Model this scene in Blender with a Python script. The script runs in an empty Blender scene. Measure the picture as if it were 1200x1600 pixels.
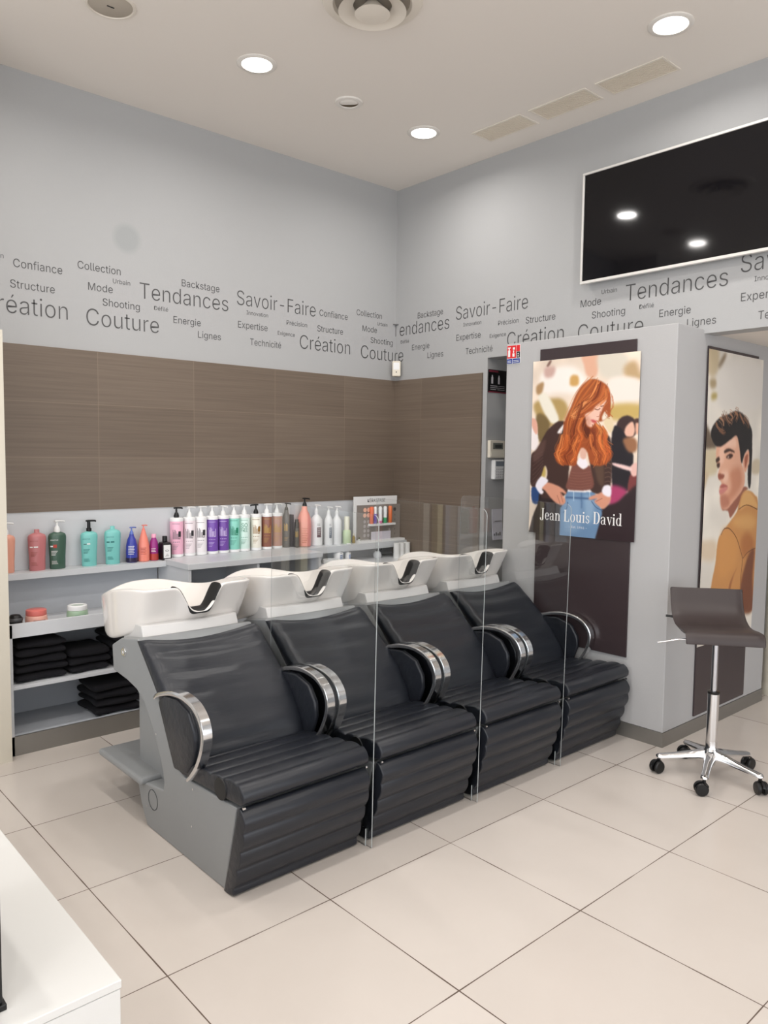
import bpy, bmesh, math, random
import numpy as np
from mathutils import Vector, Matrix

random.seed(7)
C = bpy.context.scene.collection
PI = math.pi

# ------------------------------------------------------------------ camera, world, light, exposure
cam = bpy.data.objects.new('camera', bpy.data.cameras.new('camera'))
C.objects.link(cam)
cam.matrix_world = Matrix.Translation((-3.694, -4.034, 1.525)) @ (
    Matrix.Rotation(-0.7293, 4, 'Z') @ Matrix.Rotation(1.4975, 4, 'X') @ Matrix.Rotation(0.0118, 4, 'Z'))
cam.data.sensor_fit = 'VERTICAL'
cam.data.sensor_height = 36.0
cam.data.lens = 1210.13 / 1600 * 36.0
cam.data.clip_start = 0.05
sc = bpy.context.scene
sc.camera = cam
sc.view_settings.view_transform = 'Standard'
sc.view_settings.look = 'None'
sc.view_settings.gamma = 1
sc.view_settings.use_curve_mapping = False
sc.view_settings.exposure = -0.13
sc.cycles.max_bounces = 10
sc.cycles.transparent_max_bounces = 16
sc.cycles.use_denoising = True
sc.cycles.sample_clamp_indirect = 6

world = bpy.data.worlds.new('daylight')
sc.world = world
world.use_nodes = True
bg = world.node_tree.nodes['Background']
bg.inputs[0].default_value = (0.93, 0.96, 1.0, 1)
bg.inputs[1].default_value = 3.0
LAMP_W = 9.0            # each recessed downlight
LAMP_COLOR = (1.0, 0.965, 0.925)

# ------------------------------------------------------------------ helpers
def lin(c):
    out = []
    for v in c[:3]:
        v = v / 255
        out.append(v / 12.92 if v <= .04045 else ((v + .055) / 1.055) ** 2.4)
    return tuple(out) + (1.0,)

def mat(name, col, rough=.5, metal=0.0, coat=0.0, bump=None, vary=None, trans=0.0, ior=1.45, spec=.5):
    m = bpy.data.materials.new(name)
    m.use_nodes = True
    nt = m.node_tree
    b = nt.nodes['Principled BSDF']
    b.inputs['Base Color'].default_value = lin(col)
    b.inputs['Roughness'].default_value = rough
    b.inputs['Metallic'].default_value = metal
    b.inputs['Coat Weight'].default_value = coat
    b.inputs['Coat Roughness'].default_value = .08
    b.inputs['Transmission Weight'].default_value = trans
    b.inputs['IOR'].default_value = ior
    b.inputs['Specular IOR Level'].default_value = spec
    if bump or vary:
        tc = nt.nodes.new('ShaderNodeTexCoord')
        mp = nt.nodes.new('ShaderNodeMapping')
        nt.links.new(tc.outputs['Object'], mp.inputs[0])
    if bump:
        scale, strength, stretch = bump
        mp.inputs['Scale'].default_value = stretch
        n = nt.nodes.new('ShaderNodeTexNoise')
        n.inputs['Scale'].default_value = scale
        n.inputs['Detail'].default_value = 4
        nt.links.new(mp.outputs[0], n.inputs['Vector'])
        bp = nt.nodes.new('ShaderNodeBump')
        bp.inputs['Strength'].default_value = strength
        bp.inputs['Distance'].default_value = .01
        nt.links.new(n.outputs[0], bp.inputs['Height'])
        nt.links.new(bp.outputs[0], b.inputs['Normal'])
    if vary:
        scale, amount = vary
        n = nt.nodes.new('ShaderNodeTexNoise')
        n.inputs['Scale'].default_value = scale
        n.inputs['Detail'].default_value = 5
        nt.links.new(mp.outputs[0], n.inputs['Vector'])
        mx = nt.nodes.new('ShaderNodeMixRGB')
        c = lin(col)
        mx.inputs[1].default_value = tuple(v * (1 - amount) for v in c[:3]) + (1,)
        mx.inputs[2].default_value = tuple(min(1, v * (1 + amount)) for v in c[:3]) + (1,)
        nt.links.new(n.outputs[0], mx.inputs[0])
        nt.links.new(mx.outputs[0], b.inputs['Base Color'])
    return m

def glow(name, col, strength):
    m = bpy.data.materials.new(name)
    m.use_nodes = True
    nt = m.node_tree
    nt.nodes.remove(nt.nodes['Principled BSDF'])
    e = nt.nodes.new('ShaderNodeEmission')
    e.inputs[0].default_value = tuple(col) + (1,)
    e.inputs[1].default_value = strength
    nt.links.new(e.outputs[0], nt.nodes['Material Output'].inputs[0])
    return m

def obj(name, bm, m, parent=None, smooth=None, bevel=None, subsurf=0, loc=None):
    """link a bmesh as ONE mesh object"""
    if isinstance(bm, bmesh.types.BMesh):
        bmesh.ops.recalc_face_normals(bm, faces=bm.faces[:])
        me = bpy.data.meshes.new(name)
        bm.to_mesh(me)
        bm.free()
    else:
        me = bm
    o = bpy.data.objects.new(name, me)
    C.objects.link(o)
    if m is not None:
        for mm in (m if isinstance(m, (list, tuple)) else [m]):
            me.materials.append(mm)
    if parent is not None:
        o.parent = parent
    if loc is not None:
        o.location = loc
    if bevel:
        md = o.modifiers.new('bevel', 'BEVEL')
        md.width = bevel
        md.segments = 3
        md.limit_method = 'ANGLE'
        md.angle_limit = .6
        md.harden_normals = False
    if subsurf:
        md = o.modifiers.new('subsurf', 'SUBSURF')
        md.levels = md.render_levels = subsurf
    if smooth is not None:
        for p in me.polygons:
            p.use_smooth = True
        if smooth < 3:
            me.set_sharp_from_angle(angle=smooth)
    return o

def thing(name, label, cat, loc=(0, 0, 0), rotz=0.0, group=None):
    o = bpy.data.objects.new(name, None)
    C.objects.link(o)
    o.empty_display_size = .05
    o.location = loc
    o.rotation_euler = (0, 0, rotz)
    return tag(o, label, cat, group)

def tag(o, label, cat, group=None):
    o['label'] = label
    o['category'] = cat
    if group:
        o['group'] = group
    return o

def struct(name, bm, m, parent=None, **k):
    o = obj(name, bm, m, parent, **k)
    o['kind'] = 'structure'
    return o

def copy_tree(o, parent=None):
    c = o.copy()
    C.objects.link(c)
    c.parent = parent
    for ch in list(o.children):
        copy_tree(ch, c)
    return c

def NB():
    return bmesh.new()

def box(bm, x0, x1, y0, y1, z0, z1):
    v = [bm.verts.new(p) for p in ((x0, y0, z0), (x1, y0, z0), (x1, y1, z0), (x0, y1, z0),
                                   (x0, y0, z1), (x1, y0, z1), (x1, y1, z1), (x0, y1, z1))]
    for f in ((3, 2, 1, 0), (4, 5, 6, 7), (0, 1, 5, 4), (1, 2, 6, 5), (2, 3, 7, 6), (3, 0, 4, 7)):
        bm.faces.new([v[i] for i in f])
    return bm

def lathe(bm, prof, n=28, c=(0, 0, 0), sy=1.0, rot=None, cap0=True, cap1=True):
    """revolve (r, z) pairs about z, optional matrix"""
    rings = []
    for r, z in prof:
        ring = []
        for k in range(n):
            a = 2 * PI * k / n
            p = Vector((r * math.cos(a), r * sy * math.sin(a), z))
            if rot is not None:
                p = rot @ p
            ring.append(bm.verts.new(p + Vector(c)))
        rings.append(ring)
    for a, b in zip(rings, rings[1:]):
        for k in range(n):
            bm.faces.new((a[k], a[(k + 1) % n], b[(k + 1) % n], b[k]))
    if cap0:
        bm.faces.new(rings[0][::-1])
    if cap1:
        bm.faces.new(rings[-1])
    return bm

def prism_x(bm, prof, x0, x1):
    """extrude a closed (y, z) outline from x0 to x1"""
    a = [bm.verts.new((x0, y, z)) for y, z in prof]
    b = [bm.verts.new((x1, y, z)) for y, z in prof]
    n = len(prof)
    bm.faces.new(a)
    bm.faces.new(b[::-1])
    for i in range(n):
        bm.faces.new((a[i], b[i], b[(i + 1) % n], a[(i + 1) % n]))
    return bm

def tube(bm, pts, r, n=10, taper=None):
    pts = [Vector(p) for p in pts]
    rings = []
    for i, p in enumerate(pts):
        t = (pts[min(i + 1, len(pts) - 1)] - pts[max(i - 1, 0)]).normalized()
        up = Vector((0, 0, 1)) if abs(t.z) < .95 else Vector((1, 0, 0))
        s = t.cross(up).normalized()
        u = s.cross(t)
        rr = r if taper is None else taper[i]
        rings.append([bm.verts.new(p + rr * (math.cos(2 * PI * k / n) * s + math.sin(2 * PI * k / n) * u)) for k in range(n)])
    for a, b in zip(rings, rings[1:]):
        for k in range(n):
            bm.faces.new((a[k], a[(k + 1) % n], b[(k + 1) % n], b[k]))
    bm.faces.new(rings[0][::-1])
    bm.faces.new(rings[-1])
    return bm

def catmull(P, closed, n=6):
    P = np.array(P, float)
    N = len(P)
    out = []
    g = lambda k: P[k % N] if closed else P[min(max(k, 0), N - 1)]
    for i in range(N if closed else N - 1):
        p0, p1, p2, p3 = g(i - 1), g(i), g(i + 1), g(i + 2)
        for t in np.arange(n) / n:
            out.append(.5 * (2 * p1 + (p2 - p0) * t + (2 * p0 - 5 * p1 + 4 * p2 - p3) * t * t + (3 * p1 - p0 - 3 * p2 + p3) * t ** 3))
    if not closed:
        out.append(P[-1])
    return np.array(out)

_tc = {}
def neat_font():
    # a grotesque that ships with Blender itself; the built-in face does as well if it is missing
    try:
        import os
        return bpy.data.fonts.load(os.path.join(bpy.utils.system_resource('DATAFILES'), 'fonts', 'Inter.woff2'))
    except Exception:
        return None
FONT = neat_font()
def text_mesh(s, thin=0.0):
    """flat glyph mesh of a string: (verts Nx2 scaled so that a capital is 1 high, faces)"""
    key = (s, thin)
    if key in _tc:
        return _tc[key]
    def raw(t, th):
        cu = bpy.data.curves.new('t', 'FONT')
        cu.body = t
        cu.resolution_u = 4
        cu.offset = th
        if FONT is not None:
            cu.font = FONT
        o = bpy.data.objects.new('t', cu)
        C.objects.link(o)
        dg = bpy.context.evaluated_depsgraph_get()
        me = o.evaluated_get(dg).to_mesh()
        v = np.array([x.co[:] for x in me.vertices], float).reshape(-1, 3)[:, :2]
        f = [tuple(p.vertices) for p in me.polygons]
        o.evaluated_get(dg).to_mesh_clear()
        bpy.data.objects.remove(o)
        bpy.data.curves.remove(cu)
        return v, f
    v, f = raw(s, thin)
    cap = raw('E', 0)[0]
    h = cap[:, 1].max() - cap[:, 1].min()
    v = v / h
    v[:, 0] -= v[:, 0].min()
    _tc[key] = (v, f)
    return _tc[key]

def add_text(bm, s, width, height, fn, thin=0.0, clip=None, slab=None):
    """write s into bm; width overall, height of a capital, fn maps (u, v) to a point"""
    v, f = text_mesh(s, thin)
    k = width / v[:, 0].max()
    pts = [(u * k, w * height) for u, w in v]
    vs = {}
    for face in f:
        if clip is not None and not clip(sum(pts[i][0] for i in face) / len(face)):
            continue
        try:
            bm.faces.new([vs.setdefault(i, None) or vs.__setitem__(i, bm.verts.new(fn(*pts[i]))) or vs[i] for i in face])
        except ValueError:
            pass
    return bm

# ------------------------------------------------------------------ materials
def wall_paint(name, col):
    return mat(name, col, .75, bump=(160, .05, (1, 1, 1)))
M_wall = wall_paint('grey_wall_paint', (170, 170, 170))
M_ceiling = mat('ceiling_paint', (230, 223, 215), .8)
M_word = mat('grey_vinyl_lettering', (82, 81, 81), .6)
M_shelf = mat('grey_laminate', (200, 202, 205), .38)
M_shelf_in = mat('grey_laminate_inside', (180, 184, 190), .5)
M_alu = mat('brushed_aluminium', (150, 147, 142), .42, .75, bump=(60, .06, (1, 1, 60)))
M_leather = mat('black_leatherette', (28, 31, 38), .37, bump=(7, .35, (.6, 4, 4)), spec=.6)
M_brown = mat('brown_leatherette', (58, 49, 48), .42, bump=(220, .04, (1, 1, 1)))
M_plastic = mat('grey_moulded_shell', (140, 142, 143), .45, vary=(6, .05))
M_collar = mat('lit_grey_shell', (205, 203, 201), .35)  # shell plastic made paler: the light on the collar is put into its colour
M_ceramic = mat('white_ceramic', (228, 223, 218), .12, coat=.5)
M_chrome = mat('chrome', (225, 225, 226), .13, 1.0)
M_rubber = mat('black_rubber', (22, 22, 23), .5)
M_black = mat('black_plastic', (16, 16, 17), .35)
M_white = mat('white_plastic', (232, 232, 231), .3)
M_cream = mat('cream_panel', (204, 197, 182), .45)
M_towel = mat('black_terry', (16, 15, 21), .95, bump=(420, .5, (1, 1, 1)))
M_panel = mat('dark_brown_board', (62, 52, 54), .22)
M_ivory = mat('ivory_plastic', (222, 214, 198), .45)

def floor_mat():
    m = mat('cream_floor_tiles', (214, 202, 192), .3)
    nt = m.node_tree
    b = nt.nodes['Principled BSDF']
    N = nt.nodes.new
    L = nt.links.new
    geo = N('ShaderNodeNewGeometry')
    sep = N('ShaderNodeSeparateXYZ')
    L(geo.outputs['Position'], sep.inputs[0])
    def math_(op, a, b_=None):
        n = N('ShaderNodeMath')
        n.operation = op
        for i, v in enumerate((a, b_)):
            if v is None:
                continue
            if isinstance(v, (int, float)):
                n.inputs[i].default_value = v
            else:
                L(v, n.inputs[i])
        return n.outputs[0]
    cells, edges = [], []
    for ax, ph in ((0, 2.7168), (1, 2.0155)):
        t = math_('DIVIDE', math_('ADD', sep.outputs[ax], ph + 30), .6)
        fr = math_('FRACT', t)
        cells.append(math_('FLOOR', t))
        edges.append(math_('MINIMUM', fr, math_('SUBTRACT', 1.0, fr)))
    e = math_('MINIMUM', edges[0], edges[1])
    wob = N('ShaderNodeTexNoise')
    wob.inputs['Scale'].default_value = 5
    L(geo.outputs['Position'], wob.inputs['Vector'])
    lim = math_('MULTIPLY', wob.outputs[0], .0062)
    g = math_('LESS_THAN', e, lim)
    comb = N('ShaderNodeCombineXYZ')
    L(cells[0], comb.inputs[0]); L(cells[1], comb.inputs[1])
    wn = N('ShaderNodeTexWhiteNoise')
    L(comb.outputs[0], wn.inputs['Vector'])
    ns = N('ShaderNodeTexNoise')
    ns.inputs['Scale'].default_value = 3.5
    ns.inputs['Detail'].default_value = 6
    L(geo.outputs['Position'], ns.inputs['Vector'])
    fac = math_('ADD', math_('MULTIPLY', wn.outputs['Value'], .45), math_('MULTIPLY', ns.outputs[0], .5))
    r = N('ShaderNodeMixRGB')
    r.inputs[1].default_value = lin((193, 184, 176))
    r.inputs[2].default_value = lin((209, 201, 194))
    L(fac, r.inputs[0])
    x = N('ShaderNodeMixRGB')
    x.inputs[2].default_value = lin((92, 76, 66))
    L(g, x.inputs[0]); L(r.outputs[0], x.inputs[1])
    L(x.outputs[0], b.inputs['Base Color'])
    rr = math_('ADD', math_('MULTIPLY', g, .5), .27)
    L(rr, b.inputs['Roughness'])
    return m
M_floor = floor_mat()

def tile_mat(axis, phase):
    """brown 60 x 30 wall tiles with fine horizontal streaks"""
    m = mat('brown_wall_tiles', (112, 98, 84), .45)
    nt = m.node_tree
    b = nt.nodes['Principled BSDF']
    N = nt.nodes.new
    L = nt.links.new
    geo = N('ShaderNodeNewGeometry')
    sep = N('ShaderNodeSeparateXYZ')
    L(geo.outputs['Position'], sep.inputs[0])
    def math_(op, a, b_=None):
        n = N('ShaderNodeMath'); n.operation = op
        for i, v in enumerate((a, b_)):
            if v is None: continue
            if isinstance(v, (int, float)): n.inputs[i].default_value = v
            else: L(v, n.inputs[i])
        return n.outputs[0]
    t = math_('DIVIDE', math_('ADD', sep.outputs[axis], phase + 30), .6)
    fu = math_('FRACT', t)
    du = math_('MULTIPLY', math_('MINIMUM', fu, math_('SUBTRACT', 1.0, fu)), .6)
    tz = math_('DIVIDE', math_('ADD', sep.outputs[2], -1.192 + 3.0), .3)
    fz = math_('FRACT', tz)
    dz = math_('MULTIPLY', math_('MINIMUM', fz, math_('SUBTRACT', 1.0, fz)), .3)
    g = math_('LESS_THAN', math_('MINIMUM', du, dz), .0016)
    mp = N('ShaderNodeMapping')
    sc_ = [2.0, 2.0, 2.0]; sc_[2] = 110
    mp.inputs['Scale'].default_value = sc_
    L(geo.outputs['Position'], mp.inputs[0])
    n1 = N('ShaderNodeTexNoise'); n1.inputs['Scale'].default_value = 1.0; n1.inputs['Detail'].default_value = 5
    L(mp.outputs[0], n1.inputs['Vector'])
    comb = N('ShaderNodeCombineXYZ')
    L(math_('FLOOR', t), comb.inputs[0]); L(math_('FLOOR', tz), comb.inputs[1])
    wn = N('ShaderNodeTexWhiteNoise'); L(comb.outputs[0], wn.inputs['Vector'])
    fac = math_('ADD', math_('MULTIPLY', n1.outputs[0], .8), math_('MULTIPLY', wn.outputs['Value'], .3))
    r = N('ShaderNodeMixRGB')
    r.inputs[1].default_value = lin((90, 77, 66)); r.inputs[2].default_value = lin((124, 110, 97))
    L(fac, r.inputs[0])
    x = N('ShaderNodeMixRGB'); x.inputs[2].default_value = lin((128, 112, 98))
    L(g, x.inputs[0]); L(r.outputs[0], x.inputs[1]); L(x.outputs[0], b.inputs['Base Color'])
    return m

# ------------------------------------------------------------------ the room
XW, YW, H = .353, .385, 3.5085
X0, Y0 = -6.4, -8.2
struct('floor', box(NB(), X0, 3.4, Y0, YW + .1, -.06, 0), M_floor)
struct('ceiling', box(NB(), X0, XW + .12, Y0, YW + .1, H, H + .08), M_ceiling)
M_wall_stain = wall_paint('grey_wall_paint_stained', (170, 170, 170))
nt = M_wall_stain.node_tree                     # one round grey smudge on the left wall
g_ = nt.nodes.new('ShaderNodeNewGeometry'); vm = nt.nodes.new('ShaderNodeVectorMath'); vm.operation = 'DISTANCE'
vm.inputs[1].default_value = (-1.764, YW, 2.756)
nt.links.new(g_.outputs['Position'], vm.inputs[0])
rp = nt.nodes.new('ShaderNodeMapRange'); rp.inputs['From Min'].default_value = .06; rp.inputs['From Max'].default_value = .095
nt.links.new(vm.outputs['Value'], rp.inputs['Value'])
mx = nt.nodes.new('ShaderNodeMixRGB'); mx.inputs[1].default_value = lin((158, 160, 160)); mx.inputs[2].default_value = lin((170, 170, 170))
nt.links.new(rp.outputs[0], mx.inputs[0]); nt.links.new(mx.outputs[0], nt.nodes['Principled BSDF'].inputs['Base Color'])
wl = struct('wall_left', box(NB(), -2.79, 3.4, YW, YW + .1, 0, H), M_wall_stain)
wr = struct('wall_right', box(box(NB(), XW, XW + .12, Y0, -.54, 2.19, H), XW, 1.6, -.54, YW, 0, H), M_wall)
struct('wall_side', box(NB(), X0, X0 + .1, -1.3, -.06, 0, H), M_wall)
struct('wall_back', box(box(box(NB(), X0 + .1, -5.4, Y0, Y0 + .12, 0, H), 1.0, 3.4, Y0, Y0 + .12, 0, H), -5.4, 1.0, Y0, Y0 + .12, 2.9, H), M_wall)
struct('wall_far', box(NB(), 3.3, 3.4, Y0 + .12, YW, 0, 2.2), M_wall)
struct('ceiling_low', box(NB(), XW + .12, 3.3, Y0 + .12, -.54, 2.2, 2.28), M_ceiling)
# the wall runs on to the left of the shelving, flush with the partition
struct('wall_recess', box(NB(), X0, -2.80, -.06, YW + .1, 0, H), wall_paint('grey_wall_paint_left', (186, 183, 178)))  # unseen wall, its paint lightened to bounce light onto the floor
struct('trim_1', box(NB(), -2.79, XW, YW - .012, YW, 1.192, 2.092), tile_mat(0, .15))
struct('trim_2', box(NB(), XW - .012, XW, -.503, YW - .012, 1.192, 2.092), tile_mat(1, -.085))
struct('trim_3', box(NB(), XW - .012, XW, -.503, YW - .012, .02, 1.192), tile_mat(1, -.085))
struct('wall_partition', box(NB(), -2.636, -2.574, -.06, YW, 0, 2.095), M_cream)
# further left, out of the frame: unseen strips added for the clear screens to reflect
struct('trim_5', box(NB(), -2.80, -2.636, 0, .02, 0, 2.095), mat('dark_grey_backing', (92, 88, 86), .5))
struct('trim_6', box(NB(), -2.775, -2.722, -.06, 0, 0, 2.095), mat('pale_yellow_post', (226, 214, 168), .45))
struct('trim_7', box(NB(), -2.835, -2.79, -.075, -.06, 0, 2.095), mat('blue_grey_frame', (176, 182, 196), .4))
struct('trim_8', box(NB(), -3.10, -2.93, -.07, -.06, 0, 2.095), mat('pale_tiled_panel', (206, 214, 218), .35))

# wall lettering: one strip of words running along both walls, repeating every 2.014 m
WORDS = [('Confiance', -2.387, 2.493, .253, .044), ('Structure', -2.405, 2.384, .229, .042), ('Création', -2.554, 2.250, .445, .095),
         ('Collection', -2.050, 2.541, .246, .042), ('Urbain', -1.850, 2.491, .102, .025), ('Mode', -1.993, 2.432, .141, .042),
         ('Shooting', -1.912, 2.356, .221, .041), ('Défilé', -1.601, 2.372, .089, .024), ('Tendances', -1.690, 2.427, .591, .094),
         ('Backstage', -1.421, 2.538, .259, .042), ('Energie', -1.477, 2.311, .182, .041), ('Lignes', -1.313, 2.240, .160, .041),
         ('Couture', -2.006, 2.236, .434, .095), ('Savoir-Faire', -1.035, 2.480, .628, .093), ('Innovation', -.964, 2.427, .165, .025),
         ('Expertise', -1.028, 2.336, .225, .042), ('Précision', -.650, 2.399, .170, .030), ('Exigence', -.722, 2.324, .140, .025),
         ('Technicité', -.937, 2.234, .242, .042)]
bl, br_ = NB(), NB()
add_text(bl, 'Urbain', .102, .025, lambda u, v: (-2.536 + u, YW - .0012, 2.528 + v), -.004)
def on_left(u, v): return (u, YW - .0012, v)
def on_right(u, v): return (XW - .0012, .738 - u, v)
for s, u0, z0, w, h in WORDS:
    thin = -.008 if h > .08 else -.002
    for k in (-1, 0, 1, 2):
        U = u0 + k * 2.014 - (.03 if k == 2 else 0)
        if U + w < -2.79 or U > 3.3 or (k == -1 and s == 'Savoir-Faire'):
            continue
        if U + w <= XW:
            add_text(bl, s, w, h, lambda a, b: on_left(U + a, z0 + b), thin)
        elif U >= XW:
            if k == 2 and s in ('Collection', 'Backstage', 'Confiance'): continue      # where the television hangs there are none
            add_text(br_, s, w, h, lambda a, b: on_right(U + a, z0 + b - .004), thin)
        else:
            fold = lambda a, b: on_left(U + a, z0 + b) if U + a < XW - .0012 else on_right(U + a, z0 + b - .002)
            add_text(bl, s, w, h, fold, thin)
o = obj('lettering', bl, M_word, wl); o['kind'] = 'structure'
o = obj('lettering', br_, M_word, wr); o['kind'] = 'structure'

# the square pillar standing out from the right wall
M_pill = wall_paint('pillar_paint', (178, 177, 177))
pil = struct('wall_pillar', box(NB(), .072, 1.31, -2.045, -.936, .078, 2.213), M_pill, bevel=.004)
struct('baseboard_1', box(NB(), .068, 1.314, -2.049, -.932, 0, .078), M_alu)
struct('trim_4', lathe(NB(), [(.055, 0), (.055, .07), (.045, .085), (.045, 2.2)], c=(1.50, -2.02, 0)), M_cream, smooth=.6)

# ------------------------------------------------------------------ ceiling fittings
M_lens = glow('lit_lens', (1.0, .97, .93), 9.0)
M_trim = mat('white_trim_ring', (226, 221, 214), .4)
def downlight(x, y, label, lit=True):
    t = thing('ceiling_light', label, 'ceiling light', (x, y, H), 0, 'recessed ceiling lights')
    obj('trim_ring', lathe(NB(), [(.074, -.001), (.078, -.007), (.096, -.007), (.102, -.003), (.102, 0)], 40, cap0=False, cap1=False), M_trim, t, smooth=.9)
    obj('lens', lathe(NB(), [(.0755, -.003), (.07, -.009), (.04, -.014), (.001, -.016)], 40, cap0=True, cap1=True), M_lens, t, smooth=.9)
    ld = bpy.data.lights.new('lamp', 'AREA')
    ld.shape = 'DISK'; ld.size = .14; ld.energy = LAMP_W; ld.color = LAMP_COLOR; ld.spread = math.radians(165)
    lo = bpy.data.objects.new('lamp', ld); C.objects.link(lo); lo.parent = t; lo.location = (0, 0, -.02)
    return t
downlight(-1.46, -.52, 'lit round ceiling light left of the small eyeball spotlight')
downlight(-.25, -.506, 'lit round ceiling light nearest the wall corner')
downlight(-.267, -2.131, 'lit round ceiling light beside the end of the long grille')
for x, y in ((-2.66, -.52), (-1.46, -2.13), (-2.66, -2.13), (-.267, -3.75), (-1.46, -3.75), (-2.66, -3.75), (-3.86, -.62), (-3.86, -2.13), (-3.86, -3.75), (-1.46, -5.4), (-2.66, -5.4), (-5.1, -2.13), (-5.1, -3.75)):
    downlight(x, y, 'round ceiling light further along the ceiling grid')
ll = bpy.data.lights.new('lamp', 'AREA'); ll.shape = 'DISK'; ll.size = .14; ll.energy = LAMP_W * .35; ll.color = LAMP_COLOR
t = thing('ceiling_light', 'lamp under the low ceiling behind the pillar', 'ceiling light', (1.9, -3.0, 2.2))
obj('lens', lathe(NB(), [(.08, -.002), (.07, -.01), (.001, -.012)], 30), M_lens, t)
lo = bpy.data.objects.new('lamp', ll); C.objects.link(lo); lo.parent = t; lo.location = (0, 0, -.02)

M_offw = mat('warm_white_metal', (222, 214, 202), .5)
M_offd = mat('warm_grey_recess', (150, 142, 130), .6)
t = thing('air_diffuser', 'large round ceiling air diffuser with nested cones', 'air vent', (-1.385, -1.335, H))
obj('rim', lathe(NB(), [(.165, -.002), (.175, -.016), (.215, -.010), (.222, 0)], 48, cap0=False, cap1=False), M_offw, t, smooth=.8)
obj('throat', lathe(NB(), [(.166, -.003), (.05, -.002)], 48, cap1=True, cap0=False), M_offd, t)
obj('outer_cone', lathe(NB(), [(.09, -.006), (.115, -.022), (.148, -.042), (.150, -.046), (.112, -.034), (.085, -.02)], 48, cap0=False, cap1=False), M_offw, t, smooth=1.2)
obj('inner_cone', lathe(NB(), [(.03, -.008), (.05, -.030), (.074, -.052), (.078, -.055), (.05, -.058), (.001, -.060)], 48, cap0=False), M_offw, t, smooth=1.2)
t = thing('ceiling_speaker', 'round flush ceiling speaker near the upper left corner', 'speaker', (-2.222, -.522, H))
obj('rim', lathe(NB(), [(.094, -.004), (.098, -.009), (.106, -.008), (.109, 0)], 40, cap0=False, cap1=False), M_offw, t, smooth=.8)
obj('grille', lathe(NB(), [(.095, -.004), (.09, -.007), (.001, -.009)], 40), mat('speaker_mesh', (188, 178, 164), .7, bump=(900, .5, (1, 1, 1))), t, smooth=.8)
obj('badge', box(NB(), -.016, .016, -.003, .003, -.011, -.008), M_black, t)
t = thing('eyeball_spotlight', 'small unlit swivelling spotlight in the ceiling', 'spotlight', (-.844, -.506, H))
obj('bezel', lathe(NB(), [(.052, -.004), (.056, -.009), (.076, -.007), (.081, 0)], 36, cap0=False, cap1=False), M_trim, t, smooth=.8)
obj('reflector', lathe(NB(), [(.054, -.003), (.001, -.002)], 30, cap0=False), mat('dark_gap_brown', (92, 76, 50), .4, .5), t)  # dark brown disc paints in the shaded gap behind the ball
b = NB(); lathe(b, [(.052, -.0045), (.048, -.008), (.034, -.011), (.001, -.012)], 30, cap0=False)
for v in list(b.verts):
    d = (v.co.x + v.co.y) * .7071                # the ball is swivelled away from the far side of its ring
    if d > .006:
        v.co.x -= (d - .006) * .7071; v.co.y -= (d - .006) * .7071
obj('eyeball', b, M_trim, t, smooth=.9)
M_grille = mat('linear_grille_slats', (226, 215, 198), .5)
def grille(y0, y1, label):
    t = thing('ceiling_vent', label, 'ceiling vent', (.06, (y0 + y1) / 2, H), 0, 'linear ceiling grilles')
    L = abs(y1 - y0) / 2
    b = NB()
    box(b, -.092, -.080, -L, L, -.006, 0); box(b, .080, .092, -L, L, -.006, 0)
    box(b, -.08, .08, -L, -L + .012, -.006, 0); box(b, -.08, .08, L - .012, L, -.006, 0)
    obj('frame', b, M_offw, t, bevel=.0015)
    b = NB()
    for k in range(13):
        x = -.076 + k * .0127
        box(b, x - .004, x + .004, -L + .012, L - .012, -.005, -.001)
    obj('slats', b, M_grille, t)
grille(-.70, -1.075, 'pale ceiling grille nearest the wall corner')
grille(-1.135, -1.515, 'pale ceiling grille in the middle of the row of three')
grille(-1.575, -1.965, 'pale ceiling grille nearest the lit lamp above the television')

# ------------------------------------------------------------------ storage along the tiled wall
YB = YW                                             # back of everything
t = thing('towel_cabinet', 'grey open cabinet of black towels with a raised front lip', 'cabinet', (0, 0, 0))
obj('side_panel', box(NB(), -2.562, -2.544, 0, YB, .0, .665), M_shelf, t, bevel=.001)
obj('back_panel', box(NB(), -2.544, -1.602, YB - .008, YB, .09, .845), M_shelf_in, t)
b = NB(); box(b, -2.562, -1.602, 0, .018, .597, .667); box(b, -2.562, -1.602, .018, YB - .009, .597, .625)
obj('jar_tray', b, M_shelf, t, bevel=.001)
obj('shelf', box(NB(), -2.543, -1.602, .003, YB - .009, .334, .352), M_shelf, t, bevel=.001)
obj('bottom_shelf', box(NB(), -2.543, -1.602, .004, YB - .009, .078, .097), M_shelf_in, t, bevel=.001)
obj('plinth', box(NB(), -2.562, -1.602, 0, .014, 0, .098), M_alu, t)
t = thing('wall_ledge', 'narrow grey ledge with a splashback under the brown tiles', 'shelf', (0, 0, 0))
obj('splashback', box(NB(), -2.572, XW - .013, YB - .008, YB, .88, 1.192), M_shelf, t)
obj('ledge', box(NB(), -2.572, -1.603, .25, YB - .008, .847, .88), M_shelf, t, bevel=.001)
b = NB(); box(b, -.637, XW - .013, .215, YB - .008, .84, .885)
obj('ledge', b, M_shelf, t, bevel=.001)
t = thing('counter', 'deep grey counter carrying the tall pump tubes', 'counter', (0, 0, 0))
obj('worktop', box(NB(), -1.602, -.637, -.022, YB - .009, .855, .889), M_shelf, t, bevel=.002)
obj('end_panel', box(NB(), -1.595, -1.577, -.012, YB - .009, 0, .855), M_shelf, t, bevel=.001)
obj('end_panel', box(NB(), -.662, -.644, -.012, YB - .009, 0, .855), M_shelf, t, bevel=.001)
obj('divider', box(NB(), -1.131, -1.115, -.008, YB - .02, 0, .855), M_shelf, t, bevel=.001)
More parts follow.
